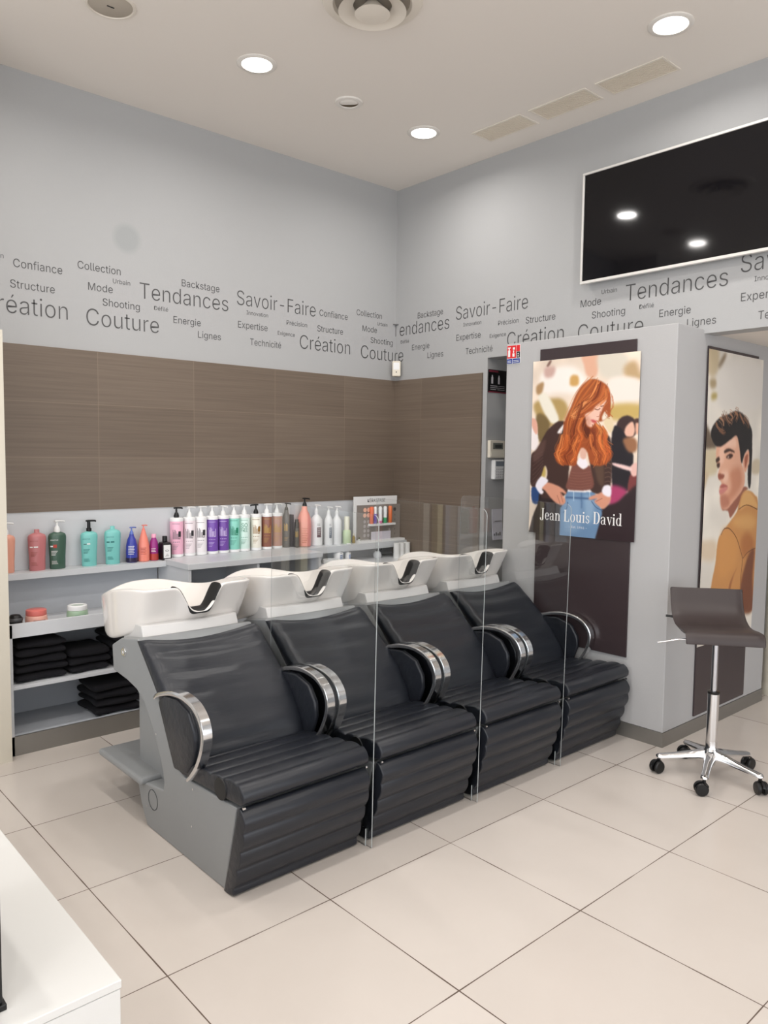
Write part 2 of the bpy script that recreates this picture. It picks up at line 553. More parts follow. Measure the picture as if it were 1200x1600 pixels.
obj('back_panel', box(NB(), -1.577, -.662, YB - .02, YB - .009, 0, .855), M_shelf_in, t)
obj('shelf', box(NB(), -1.577, -1.131, .02, YB - .02, .42, .438), M_shelf, t)
obj('shelf', box(NB(), -1.115, -.662, .02, YB - .02, .42, .438), M_shelf, t)
t = thing('corner_shelf', 'lower grey shelf in the corner below the gift display', 'shelf', (0, 0, 0))
obj('shelf_top', box(NB(), -.643, XW - .013, 0.02, YB - .009, .742, .765), M_shelf, t, bevel=.002)
obj('back_panel', box(NB(), -.643, XW - .013, YB - .009, YB, 0, .842), M_shelf, t)
obj('front_panel', box(NB(), -.643, XW - .013, 0.03, .048, 0, .742), M_shelf, t)

# ------------------------------------------------------------------ bottles
M_ink = mat('dark_print', (44, 42, 46), .5)
M_inkw = mat('white_print', (236, 234, 232), .5)
M_gold = mat('gold_print', (196, 160, 84), .4)
def gloss(name, col, rough=.28, trans=0.0):
    return mat(name, col, rough, trans=trans, coat=.15)

def curved(bm, x0, x1, z0, z1, r, sy, lift=.0006, n=6, yaw=0.0):
    """a printed patch wrapped on a round bottle; x is measured round the front"""
    lo, hi = [], []
    for k in range(n + 1):
        a = (x0 + (x1 - x0) * k / n) / r + yaw
        p = (math.sin(a) * (r + lift), -math.cos(a) * (r + lift) * sy)
        lo.append(bm.verts.new((p[0], p[1], z0))); hi.append(bm.verts.new((p[0], p[1], z1)))
    for k in range(n):
        bm.faces.new((lo[k], lo[k + 1], hi[k + 1], hi[k]))

YAW = -.55            # labels are turned a little towards the room
def lab_text(bm, s, w, h, z, r, sy, yaw=YAW, thin=0.0):
    def fn(u, v):
        a = (u - w / 2) / r + yaw
        return (math.sin(a) * (r + .0008), -math.cos(a) * (r + .0008) * sy, z + v)
    add_text(bm, s, w, h, fn, thin)

def pump(t, z, m, s=1.0, ang=0.0, style=0):
    """lotion pump: collar, neck and spout in one moulding"""
    b = NB()
    if style == 0:
        lathe(b, [(.016 * s, z - .002), (.0165 * s, z + .012 * s), (.012 * s, z + .026 * s), (.006 * s, z + .034 * s), (.0055 * s, z + .055 * s)], 18)
        zt = z + .055 * s
    else:
        lathe(b, [(.014 * s, z - .002), (.0145 * s, z + .018 * s), (.0095 * s, z + .020 * s), (.0095 * s, z + .056 * s)], 18)
        zt = z + .056 * s
    c, sn = math.cos(ang), math.sin(ang)
    secs = [(-.014, .010, .010), (-.002, .012, .012), (.018, .008, .010), (.036, .0055, .007), (.044, .0045, .001)]
    rings = []
    for d, wd, dz in secs:
        d *= s
        ring = []
        for k in range(10):
            q = 2 * PI * k / 10
            oy, oz = math.cos(q) * wd * s, (math.sin(q) * .5) * .011 * s + dz * .4 * s
            ring.append(b.verts.new((c * d - sn * oy, sn * d + c * oy, zt + oz)))
        rings.append(ring)
    for a, q in zip(rings, rings[1:]):
        for k in range(10):
            b.faces.new((a[k], a[(k + 1) % 10], q[(k + 1) % 10], q[k]))
    b.faces.new(rings[0][::-1]); b.faces.new(rings[-1])
    return obj('pump', b, m, t, smooth=.7)

LEDGE, TOP, Yl, Yt = .88, .889, .325, .335
G_left, G_tube, G_white = 'bottles on the left ledge', 'pump tubes on the grey counter', 'white pump bottles by the display'

def salon_bottle(x, label, col, r=.048, sh=.20, neck=None, pmp=None, ink=M_ink, marks=(), ang=.2, name='shampoo_bottle', sy=.62, top=None, cyl=False, g=G_left, z=LEDGE, y=Yl, style=0):
    t = thing(name, label, 'bottle', (x, y, z), 0, g)
    k = .94 if not cyl else 1
    prof = [(r * .82, 0), (r * .87, .004), (r * .93 * k, sh * .3), (r, sh * .86), (r * .985, sh * .93), (r * .86, sh * .985), (r * .45, sh * 1.03), (r * .30, sh * 1.04)]
    if neck:
        prof += [(.0135, sh * 1.045), (.0135, sh + neck), (.012, sh + neck + .002), (.001, sh + neck + .002)]
    obj('bottle_body', lathe(NB(), prof, 32, sy=sy), gloss(name + '_plastic', col), t, smooth=.7)
    if pmp is not None:
        pump(t, sh * 1.03, pmp, 1.0, ang, style)
    b = NB()
    rr = r * .985
    lab_text(b, 'KERASTASE', .044, .0062, sh * .80, rr, sy)
    for kk in range(4):
        curved(b, -.018, .018 - .004 * kk, sh * (.50 - .035 * kk), sh * (.50 - .035 * kk) + .0022, rr * .985, sy, yaw=YAW)
    for kk in range(3):
        curved(b, -.016, .012 + .003 * kk, sh * (.22 - .035 * kk), sh * (.22 - .035 * kk) + .002, rr * .965, sy, yaw=YAW, lift=.0012)
    obj('label_lettering', b, ink, t)
    for m, x0, x1, z0, z1 in marks:
        b = NB(); curved(b, x0, x1, sh * z0, sh * z1, rr, sy, yaw=YAW, lift=.001)
        obj('label_mark', b, m, t)
    return t

M_teal_ink = mat('deep_teal_print', (40, 110, 108), .5)
M_rust = mat('rust_print', (150, 84, 72), .5)
M_red = mat('red_print', (176, 66, 52), .5)
salon_bottle(-2.475, 'peach pump bottle half hidden by the cream partition', (222, 158, 136), ink=M_rust, pmp=M_white, marks=[(M_rust, -.02, -.002, .66, .685), (M_rust, .004, .026, .655, .69)], sh=.197)
salon_bottle(-2.316, 'dusty rose bottle without a pump, on the left ledge', (190, 118, 120), neck=.024, ink=M_rust, marks=[(M_inkw, -.024, -.006, .64, .67), (M_inkw, .0, .022, .64, .675)], sh=.197)
salon_bottle(-2.209, 'dark green bottle with a white pump', (64, 92, 78), pmp=M_white, ink=M_inkw, marks=[(M_inkw, -.024, -.007, .62, .66), (M_red, -.005, .014, .60, .69)], sh=.197)
salon_bottle(-2.034, 'turquoise bottle with a black pump', (122, 196, 190), pmp=M_black, ink=M_teal_ink, marks=[(M_ink, -.016, .002, .66, .675), (M_inkw, .004, .022, .655, .69)], style=1, sh=.19)
salon_bottle(-1.898, 'turquoise bottle with a plain cap and no pump', (122, 196, 190), neck=.024, ink=M_teal_ink, marks=[(M_teal_ink, -.022, -.002, .65, .685), (M_teal_ink, .004, .024, .65, .69)], sh=.194)

def slim(x, label, cols, r, prof, pmp=None, z=LEDGE, y=Yl, s=.7, label_m=None, box_=None, g=G_left, pz=None, ang=.2, cap=None, name='pump_bottle', style=0):
    t = thing(name, label, 'bottle', (x, y, z), 0, g)
    obj('bottle_body', lathe(NB(), prof, 30), gloss(name + '_plastic', cols), t, smooth=.7)
    if pmp is not None:
        pump(t, pz, pmp, s, ang, style)
    if cap:
        m, p = cap
        obj('cap', lathe(NB(), p, 24), m, t, smooth=.7)
    if label_m is not None:
        b = NB()
        x0, x1, z0, z1 = box_
        n = max(3, int((z1 - z0) / .008))
        for k in range(n):
            zz = z1 - (k + .5) * (z1 - z0) / n
            curved(b, x0, x1 - (.004 if k % 2 else 0), zz, zz + .0028, r * 1.0, 1, yaw=YAW, lift=.0015)
        obj('label_lettering', b, label_m, t)
    return t
M_bluep = gloss('blue_pump', (96, 116, 190)); M_coralp = gloss('coral_pump', (236, 128, 112))
t = slim(-1.784, 'slender royal blue pump bottle', (58, 66, 160), .033, [(.028, 0), (.033, .004), (.0335, .06), (.032, .10), (.024, .135), (.014, .155), (.0125, .165)], M_bluep, pz=.163, label_m=M_inkw, box_=(-.016, .02, .045, .10))
obj('base_band', lathe(NB(), [(.0345, .004), (.0345, .028)], 30, cap0=False, cap1=False), gloss('navy_band', (44, 34, 62)), t, smooth=.7)
slim(-1.710, 'slender coral pump bottle beside the blue one', (236, 138, 120), .033, [(.029, 0), (.033, .004), (.034, .05), (.032, .10), (.023, .14), (.0125, .175), (.0115, .182)], M_coralp, pz=.178, s=.6, label_m=M_red, box_=(-.014, .018, .04, .085))
t = slim(-1.646, 'small magenta bottle with a pink cap', (150, 44, 126), .026, [(.023, 0), (.026, .004), (.0265, .08), (.022, .115), (.014, .132), (.013, .138)], cap=(gloss('pink_cap', (240, 170, 196)), [(.0135, .136), (.0135, .155), (.011, .158), (.001, .158)]), label_m=M_inkw, box_=(-.012, .014, .05, .075))
obj('base_band', lathe(NB(), [(.0272, .003), (.0276, .042)], 30, cap0=False, cap1=False), gloss('orange_red_band', (176, 66, 60)), t, smooth=.7)
t = thing('serum_bottle', 'small black square bottle with a white label', 'bottle', (-1.585, Yl - .02, LEDGE + .009 - .009), 0, G_left)
obj('bottle_body', box(NB(), -.0, .001, 0, .001, 0, .001) if False else lathe(NB(), [(.036, 0), (.041, .004), (.041, .096), (.034, .106), (.017, .110), (.016, .112)], 4, rot=Matrix.Rotation(PI / 4, 4, 'Z') @ Matrix.Diagonal((1, 1, 1, 1)), sy=1), gloss('serum_black', (24, 20, 24)), t, bevel=.004, smooth=.5)
obj('cap', lathe(NB(), [(.015, .112), (.015, .142), (.013, .144), (.001, .144)], 20), M_black, t, smooth=.7)
b = NB(); box(b, -.022, .022, -.0302, -.0292, .014, .092)
lb = obj('label', b, M_white, t)
b = NB()
lathe(b, [(.012, -.0003), (.009, -.0003)], 20, cap0=False, cap1=False, rot=Matrix.Rotation(PI / 2, 4, 'X'), c=(0, -.0306, .058), sy=.45)
for k in range(3): box(b, -.013 + .004 * k, .013 - .003 * k, -.0306, -.0303, .024 + .006 * k, .0255 + .006 * k)
obj('label_lettering', b, M_ink, lb)

def tall_tube(x, label, body, collar=(240, 240, 240), pm=M_white, ink=M_ink, accent=None, words=None, r=.0372, ang=.2, h=.24, foot=True):
    t = thing('pump_tube', label, 'bottle', (x, Yt, TOP), 0, G_tube)
    w = gloss('tube_white', collar)
    mb = gloss('tube_body', body)
    obj('tube_body', lathe(NB(), [(r - .0006, .018 if foot else 0), (r, .020 if foot else .003), (r, h - .024), (r - .0006, h - .022)], 32), mb, t, smooth=.7)
    if foot:
        obj('foot_cap', lathe(NB(), [(r - .003, 0), (r + .0004, .003), (r + .0004, .0175)], 32), w, t, smooth=.7)
    obj('collar', lathe(NB(), [(r + .0004, h - .0215), (r + .0004, h - .004), (r - .004, h), (.014, h + .001)], 32), w, t, smooth=.7)
    pump(t, h, pm, 1.0, ang)
    b = NB()
    if words:
        for i, s in enumerate(words):
            lab_text(b, s, .040, .026, h * .66 - i * .031, r, 1, yaw=YAW + .05)
    else:
        zz = h * .46
        for i, (dx, wd, hh) in enumerate([(-.020, .003, .058), (-.014, .003, .044), (-.008, .004, .058), (-.001, .003, .05), (.005, .004, .034)]):
            curved(b, dx, dx + wd, zz, zz + hh, r, 1, yaw=YAW, lift=.001)
        curved(b, .012, .024, zz, zz + .004, r, 1, yaw=YAW, lift=.001)
        curved(b, .012, .016, zz, zz + .036, r, 1, yaw=YAW, lift=.001)
        curved(b, .022, .026, zz, zz + .05, r, 1, yaw=YAW, lift=.001)
    curved(b, -.024, .024, h * .845, h * .855, r, 1, yaw=YAW, lift=.001)
    for k in range(4):
        curved(b, -.018 + .011 * k, -.012 + .011 * k, h * .38, h * .395, r, 1, yaw=YAW, lift=.001)
    for k in range(4):
        curved(b, -.02, .016 - .005 * k, h * (.31 - .035 * k), h * (.31 - .035 * k) + .0018, r, 1, yaw=YAW, lift=.001)
    obj('label_lettering', b, ink, t)
    if accent is not None:
        b = NB(); curved(b, .014, .030, h * .52, h * .66, r, 1, yaw=YAW, lift=.0013)
        obj('label_mark', b, accent, t)
    return t
M_grn = mat('green_print', (36, 128, 98), .5); M_brn = mat('brown_print', (150, 108, 44), .5); M_lil = mat('lilac_print', (206, 190, 226), .5); M_pinkp = mat('grey_print', (112, 104, 110), .5)
tall_tube(-1.493, 'pink tube with a black pump at the counter end', (240, 182, 204), pm=M_black, ink=M_pinkp, accent=M_ink, ang=.15, r=.040)
tall_tube(-1.407, 'frosted white tube with a pink sheen beside the pink tube', (238, 226, 230), ink=M_pinkp, accent=M_ink, ang=.1)
tall_tube(-1.328, 'plain white tube to the left of the two purple tubes', (240, 236, 237), ink=M_pinkp, accent=M_ink, ang=.15)
tall_tube(-1.249, 'purple tube with its pump spout turned sideways', (116, 76, 168), ink=M_lil, ang=.1)
tall_tube(-1.170, 'purple tube with its pump spout turned to the room', (112, 72, 160), ink=M_lil, ang=-1.4)
tall_tube(-1.091, 'mint green tube right of the purple tubes', (140, 212, 194), ink=M_grn, accent=M_grn, ang=.1)
tall_tube(-1.014, 'pale mint tube with green lettering', (216, 238, 230), ink=M_grn, words=('SO', 'FREE'), ang=.1)
tall_tube(-.925, 'cream tube with gold print and a black pump', (238, 234, 222), pm=M_black, ink=M_brn, accent=M_brn, ang=PI + .1)
tall_tube(-.840, 'chestnut brown tube with gold print', (140, 92, 78), ink=M_gold, ang=.1)
tall_tube(-.757, 'rosy tan tube with gold print', (186, 146, 132), ink=M_gold, ang=.1)
M_char = gloss('charcoal_plastic', (88, 86, 86))
t = thing('styling_bottle', 'charcoal bottle with a black pump, between tan tube and salmon bottle', 'bottle', (-.680, Yt, TOP), 0, G_tube)
obj('bottle_body', lathe(NB(), [(.024, 0), (.0265, .003), (.0265, .20), (.024, .215), (.0155, .235), (.0145, .255)], 28), M_char, t, smooth=.7)
pump(t, .252, M_black, .8, -1.2)
b = NB()
for dx, wd, hh in [(-.016, .004, .05), (-.009, .003, .04), (-.003, .004, .05), (.005, .003, .045)]: curved(b, dx, dx + wd, .115, .115 + hh, .0265, 1, yaw=YAW, lift=.001)
for k in range(3): curved(b, -.014, .012 - .004 * k, .07 - .01 * k, .072 - .01 * k, .0265, 1, yaw=YAW, lift=.001)
obj('label_lettering', b, M_gold, t)
t = thing('carton', 'slim charcoal carton behind the charcoal pump bottle', 'box', (-.640, Yt + .012, TOP))
obj('carton_body', box(NB(), -.018, .018, -.018, .018, 0, .222), mat('charcoal_card', (92, 88, 90), .6), t, bevel=.001)
t = thing('spray_bottle', 'small charcoal spray bottle beside the salmon bottle', 'bottle', (-.614, Yt - .03, TOP), 0, G_tube)
obj('bottle_body', lathe(NB(), [(.0165, 0), (.0178, .003), (.0178, .125), (.0165, .128)], 24), M_char, t, smooth=.7)
obj('cap', lathe(NB(), [(.0168, .129), (.0168, .168), (.012, .176), (.0115, .19), (.001, .191)], 24), gloss('charcoal_cap', (66, 64, 66)), t, smooth=.7)
b = NB()
for dx, wd, hh in [(-.010, .004, .04), (-.003, .003, .034), (.003, .004, .04)]: curved(b, dx, dx + wd, .07, .07 + hh, .0178, 1, yaw=YAW, lift=.001)
obj('label_lettering', b, M_gold, t)
t = thing('pump_bottle', 'big salmon bottle with a narrow neck and black pump', 'bottle', (-.533, Yt - .005, TOP), 0, G_tube)
obj('bottle_body', lathe(NB(), [(.044, 0), (.048, .005), (.0505, .10), (.0505, .155), (.046, .19), (.034, .225), (.021, .25), (.019, .272), (.018, .276)], 36), gloss('salmon_plastic', (238, 156, 148)), t, smooth=.7)
pump(t, .274, M_black, .95, -1.2)
b = NB()
for k in range(9): curved(b, -.02, .022 - .006 * (k % 3), .125 - .012 * k, .127 - .012 * k, .0505, 1, yaw=YAW, lift=.001)
obj('label_lettering', b, M_red, t)

def white_bottle(x, r, sh, nk, label, mark, z=TOP, y=Yt, ang=0, s=.85, box_=(-.014, .016, .06, .13)):
    t = thing('pump_bottle', label, 'bottle', (x, y, z), 0, G_white)
    obj('bottle_body', lathe(NB(), [(r * .92, 0), (r, .004), (r, sh * .8), (r * .95, sh * .9), (r * .62, sh), (.014, sh + .012), (.0135, nk)], 30), gloss('white_bottle_plastic', (236, 236, 236)), t, smooth=.7)
    pump(t, nk - .002, M_white, s, ang)
    if mark:
        b = NB(); curved(b, box_[0], box_[1], box_[2], box_[3], r, 1, yaw=-.2, lift=.001)
        lb = obj('label', b, mark, t)
        b = NB()
        for k in range(4): curved(b, box_[0] + .004, box_[1] - .004 - .002 * k, box_[3] - .012 - .012 * k, box_[3] - .009 - .012 * k, r, 1, yaw=-.2, lift=.0018)
        obj('label_lettering', b, M_inkw, lb)
        b = NB()
        for k in range(2): curved(b, box_[0], box_[1] - .006, box_[3] + .012 + .01 * k, box_[3] + .0145 + .01 * k, r, 1, yaw=-.2, lift=.001)
        obj('label_lettering', b, M_ink, t)
    return t
white_bottle(-.425, .043, .205, .235, 'large white pump bottle with a dark red label', mat('dark_red_label', (92, 56, 66), .5), z=TOP - .004, ang=-1.3)
bpy.context.scene.objects
white_bottle(-.337, .0305, .20, .225, 'white pump bottle with a narrow grey blue label', mat('slate_label', (92, 98, 112), .5), z=.885, y=.31, ang=-1.2, s=.75, box_=(-.008, .012, .05, .125))
white_bottle(-.262, .034, .19, .22, 'white pump bottle with only faint lettering', None, z=.885, y=.31, ang=-1.3)
t = thing('green_bottle', 'pale green pump bottle with a tall cream cap', 'bottle', (-.178, .30, .885), 0, G_white)
obj('bottle_body', lathe(NB(), [(.030, 0), (.032, .003), (.032, .085), (.027, .095), (.02, .099)], 28), gloss('pale_green_plastic', (196, 214, 172)), t, smooth=.7)
obj('cap', lathe(NB(), [(.02, .099), (.02, .19), (.018, .196), (.001, .196)], 24), gloss('cream_cap', (232, 230, 210)), t, smooth=.7)
t = thing('amber_vial', 'tiny amber vial beside the gift display', 'vial', (-.125, .285, .885))
obj('vial_body', lathe(NB(), [(.010, 0), (.0115, .002), (.0115, .044), (.006, .05), (.006, .056)], 18), gloss('amber_glass', (150, 126, 50)), t, smooth=.7)
obj('cap', lathe(NB(), [(.0075, .055), (.0075, .07), (.001, .071)], 16), M_ivory, t, smooth=.7)
t = thing('clear_vial', 'tiny clear vial with a dark stopper beside the gift display', 'vial', (-.085, .27, .885))
obj('vial_body', lathe(NB(), [(.008, 0), (.009, .002), (.009, .024), (.005, .028)], 16), gloss('clear_vial_plastic', (206, 206, 200)), t, smooth=.7)
obj('cap', lathe(NB(), [(.006, .028), (.006, .042), (.001, .043)], 14), mat('olive_cap', (92, 92, 62), .4), t, smooth=.7)

# gift display in the corner
t = thing('product_display', 'white shop display card holding coloured product tubes', 'display', (0.1, .30, .885))
obj('backing_card', box(NB(), -.215, .21, 0, .006, 0, .335), M_white, t)
obj('base_tray', box(NB(), -.20, .235, -.07, 0, 0, .016), M_white, t, bevel=.001)
obj('photo_panel', box(NB(), -.19, .235, -.012, -.002, .018, .272), mat('warm_grey_print', (136, 128, 122), .4), t)
b = NB(); add_text(b, 'KÉRASTASE', .175, .024, lambda u, v: (-.085 + u, -.0008, .292 + v), 0)
obj('lettering', b, M_ink, t)
b = NB()
for c_, r_ in ((0, 0), (0, 1), (1, 0), (1, 1)):
    lathe(b, [(.016, 0), (.001, 0)], 18, rot=Matrix.Rotation(PI / 2, 4, 'X'), c=(-.12 + .036 * c_, -.0132, .236 - .04 * r_), cap0=False)
obj('photo_dots', b, mat('peach_print', (238, 190, 166), .4), t)
b = NB()
for c_ in range(2):
    for r_ in range(4):
        lathe(b, [(.0125, 0), (.001, 0)], 16, rot=Matrix.Rotation(PI / 2, 4, 'X'), c=(-.12 + .036 * c_, -.0132, .15 - .034 * r_), cap0=False)
for r_ in range(5):
    lathe(b, [(.009, 0), (.001, 0)], 14, rot=Matrix.Rotation(PI / 2, 4, 'X'), c=(.125, -.0132, .19 - .036 * r_), cap0=False)
obj('photo_dots', b, mat('pale_grey_print', (176, 168, 166), .4), t)
b = NB()
lathe(b, [(.014, 0), (.001, 0)], 18, rot=Matrix.Rotation(PI / 2, 4, 'X'), c=(.178, -.0132, .232), cap0=False)
for r_ in range(5): lathe(b, [(.0045, 0), (.001, 0)], 3, rot=Matrix.Rotation(PI / 2, 4, 'X') , c=(.18, -.0132, .19 - .036 * r_), cap0=False, sy=2.2)
obj('photo_marks', b, M_ink, t)
obj('rail', box(NB(), -.085, .155, -.05, -.012, .118, .134), M_white, t)
obj('counter_card', box(NB(), -.08, .11, -.045, -.040, .016, .075), mat('lilac_grey_card', (206, 202, 212), .5), t)
M_clear = mat('clear_tube', (235, 235, 235), .12)
def vial(x, col, label, frac):
    v = thing('tester_tube', label, 'tube', (x, .2685, .885 + .134), 0, 'tester tubes on the display rail')
    if frac < 1:
        obj('glass', lathe(NB(), [(.0152, .1 * frac), (.0155, .11), (.012, .122), (.006, .126), (.001, .127)], 18, cap0=False), M_clear, v, smooth=.8)
    obj('filling', lathe(NB(), [(.013, 0), (.015, .002), (.0155, .1 * frac + (.02 if frac == 1 else 0)), (.012, .1 * frac + (.026 if frac == 1 else .0005)), (.001, .1 * frac + (.027 if frac == 1 else .0006))], 18), gloss('tube_filling', col), v, smooth=.8)
vial(.030, (226, 112, 74), 'orange tube at the left end of the display rail', 1)
vial(.066, (104, 66, 176), 'tester tube filled purple', .72)
vial(.116, (222, 130, 176), 'tester tube filled pink', .2)
vial(.164, (56, 166, 108), 'tester tube filled green', .42)
vial(.215, (232, 118, 62), 'orange tube at the right end of the display rail', 1)

# things standing on the lower corner shelf
white_bottle(-.30, .034, .075, .085, 'short white dispenser behind the second wash basin', mat('blue_grey_label', (120, 136, 170), .5), z=.765, y=.24, s=.6, ang=-1.2, box_=(-.004, .018, .02, .055))
white_bottle(-.215, .0215, .07, .092, 'slim white spray bottle beside the short white dispenser', mat('pale_blue_label', (130, 152, 196), .5), z=.765, y=.24, s=.6, ang=-1.2, box_=(-.002, .014, .015, .05))
t = thing('white_tray', 'low white dish left of the white dispensers', 'dish', (-.385, .22, .765))
obj('dish', lathe(NB(), [(.045, 0), (.055, .004), (.058, .030), (.054, .030), (.050, .008), (.001, .007)], 28), M_white, t, smooth=.7)
t = thing('trigger_bottle', 'spray bottle with a black trigger head', 'bottle', (.075, .25, .765))
obj('bottle_body', lathe(NB(), [(.028, 0), (.031, .004), (.031, .03), (.024, .045), (.013, .052)], 24), gloss('clear_bottle', (214, 216, 220)), t, smooth=.7)
b = NB(); lathe(b, [(.014, .05), (.014, .068), (.009, .07), (.009, .078)], 18)
box(b, -.045, .040, -.010, .010, .076, .096); box(b, -.055, -.045, -.006, .006, .080, .092)
obj('trigger_head', b, M_black, t, bevel=.003)
b = NB(); tube(b, [(.034, 0, .078), (.038, 0, .062), (.032, 0, .044)], .005, 8)
obj('trigger', b, M_black, t, smooth=1)
for i, (x, lab) in enumerate(((.285, 'white paper roll at the left of the three'), (.215, 'white paper roll in the middle of the three'), (.148, 'white paper roll at the right of the three'))):
    x = (.195, .245, .30)[i]
    t = thing('paper_roll', lab, 'roll', (x, .17, .765), 0, 'neck paper rolls in the corner')
    obj('roll', lathe(NB(), [(.024, 0), (.024, .108), (.021, .11), (.010, .11), (.010, .10)], 22), M_white, t, smooth=.6)

# jars and the small black tool on the cabinet tray
t = thing('hair_mask_jar', 'coral jar with a coral lid on the cabinet tray', 'jar', (-2.398, .10, .625), 0, 'hair mask jars')
obj('jar_body', lathe(NB(), [(.045, 0), (.052, .005), (.055, .03), (.052, .055), (.048, .058)], 32), gloss('peach_jar', (232, 176, 160)), t, smooth=.7)
obj('lid', lathe(NB(), [(.050, .0585), (.051, .061), (.050, .084), (.046, .087), (.001, .088)], 32), gloss('coral_lid', (218, 116, 108)), t, smooth=.7)
b = NB(); curved(b, -.05, .05, .018, .026, .0555, 1, lift=.001, n=14); curved(b, -.03, .03, .034, .038, .055, 1, lift=.001, n=10)
obj('label_lettering', b, M_rust, t)
t = thing('hair_mask_jar', 'green jar with a white lid on the cabinet tray', 'jar', (-2.188, .10, .625), 0, 'hair mask jars')
obj('jar_body', lathe(NB(), [(.045, 0), (.052, .005), (.055, .03), (.052, .055), (.048, .058)], 32), gloss('sage_jar', (160, 186, 158)), t, smooth=.7)
b = NB(); lathe(b, [(.050, .0585), (.051, .061), (.050, .082), (.046, .085), (.036, .085), (.034, .082), (.001, .082)], 32)
lid = obj('lid', b, M_white, t, smooth=.7)
obj('lid_window', lathe(NB(), [(.033, .0822), (.001, .0828)], 28), gloss('sage_window', (176, 190, 176)), lid, smooth=.7)
b = NB(); curved(b, -.045, .045, .02, .024, .0555, 1, lift=.001, n=14); curved(b, -.03, .03, .034, .037, .055, 1, lift=.001, n=10)
obj('label_lettering', b, M_grn, t)
t = thing('hair_clipper', 'small black hair tool at the left end of the tray', 'hair tool', (-2.512, .06, .625))
b = NB(); lathe(b, [(.026, 0), (.032, .01), (.034, .05), (.030, .068), (.022, .078), (.001, .082)], 22)
obj('head', b, M_black, t, smooth=.8)
b = NB(); lathe(b, [(.0335, .046), (.0365, .05), (.0365, .060), (.033, .064)], 22, cap0=False, cap1=False)
obj('ring', b, mat('dark_grey_plastic', (70, 70, 72), .4), t, smooth=.8)
obj('handle', tube(NB(), [(.0, .03, .03), (-.005, .09, .028), (-.008, .15, .024)], .017, 12), M_black, t, smooth=.8)

# ------------------------------------------------------------------ folded black towels
def towel(x0, x1, z, h, label, y0=.03, depth=.27, seed=0, group='folded black towels', slope=0.0):
    rnd = random.Random(seed)
    b = NB()
    nx, ny = 10, 9
    ph = [rnd.uniform(0, 6) for _ in range(6)]
    grid = {}
    for side in (0, 1):
        for i in range(nx + 1):
            for j in range(ny + 1):
                u, v = i / nx, j / ny
                edge = min(1, min(u, 1 - u) * 9) ** .5 * (min(1, min(v, 1 - v) * 8) ** .5)
                x = x0 + (x1 - x0) * u + .006 * math.sin(5 * v + ph[0]) * (1 if u > .5 else -1)
                y = y0 + depth * v + .007 * math.sin(6 * u + ph[1])
                mid = z + h / 2
                wav = .0016 * math.sin(9 * u + ph[2]) * math.sin(7 * v + ph[3])
                zz = mid + (h / 2 * (.62 + .38 * edge) - .0016 + wav) * (1 if side else -1)
                zz += slope * (1 - u) * (1 if side else 0)
                grid[side, i, j] = b.verts.new((x, y, zz))
    for side in (0, 1):
        for i in range(nx):
            for j in range(ny):
                q = [grid[side, i, j], grid[side, i + 1, j], grid[side, i + 1, j + 1], grid[side, i, j + 1]]
                b.faces.new(q if side else q[::-1])
    loop = [(i, 0) for i in range(nx)] + [(nx, j) for j in range(ny)] + [(i, ny) for i in range(nx, 0, -1)] + [(0, j) for j in range(ny, 0, -1)]
    for (a, c_) in zip(loop, loop[1:] + loop[:1]):
        b.faces.new((grid[0, a[0], a[1]], grid[0, c_[0], c_[1]], grid[1, c_[0], c_[1]], grid[1, a[0], a[1]]))
    o = obj('folded_towel', b, M_towel, None, smooth=9, subsurf=1)
    tag(o, label, 'towel', group)
zz = .352
lab = ['bottom towel of the tall stack by the cream partition', 'second towel up in the tall stack by the cream partition', 'third towel up in the tall stack by the cream partition', 'fourth towel up in the tall stack by the cream partition', 'top towel of the tall stack by the cream partition']
for k, h in enumerate((.042, .042, .040, .044, .042)):
    towel(-2.525 + .004 * k, -2.265 - .008 * (k > 2), zz, h, lab[k], y0=.03 + .004 * (k % 2), seed=k); zz += h
zz = .352
for k, h in enumerate((.040, .040, .044)):
    towel(-2.252, -2.04 + .004 * k, zz, h, ['bottom', 'middle', 'top'][k] + ' towel of the short stack on the upper towel shelf', y0=.035, seed=20 + k); zz += h
zz = .352
for k, h in enumerate((.045, .045, .045, .045)):
    towel(-2.02, -1.80, zz, h, ['bottom', 'second', 'third', 'top'][k] + ' towel of the upper shelf stack behind the first basin chair', y0=.04, seed=30 + k); zz += h
zz = .097
for k, h in enumerate((.042, .042, .046, .042)):
    towel(-2.13 + .01 * (k % 2) - .012 * (k == 3), -1.86, zz, h, ['bottom', 'second', 'third', 'top'][k] + ' towel of the stack on the lowest cabinet shelf', y0=.025, seed=40 + k); zz += h

# ------------------------------------------------------------------ backwash chairs
OY = 1.4
def yo(P): return [(y + OY, z) for y, z in P]
SHELL = [(-1.728, .0), (-1.806, .322), (-1.43, .308), (-1.372, .331), (-1.226, .566), (-1.035, .762), (-.87, .735), (-.775, .69), (-.785, .58),
         (-.93, .566), (-1.02, .548), (-1.09, .51), (-1.14, .455), (-1.20, .375), (-1.245, .30), (-1.262, .232), (-1.255, .20), (-1.02, .165), (-1.05, .085), (-1.085, .03), (-1.108, 0)]
t = thing('backwash_chair', '', 'salon chair', (-2.09, -OY, 0), 0, 'basin chairs in a row')
proto = t
sh = obj('shell', prism_x(NB(), yo(SHELL), -.27, .27), M_plastic, t, bevel=.006)
b = NB(); box(b, -.205, .205, -1.26 + OY, -.885 + OY, .17, .60)
obj('column', b, M_plastic, t, bevel=.02)
b = NB(); box(b, -.296, .296, -1.10 + OY, -.665 + OY, .168, .20)
obj('step', b, M_plastic, t, bevel=.014)
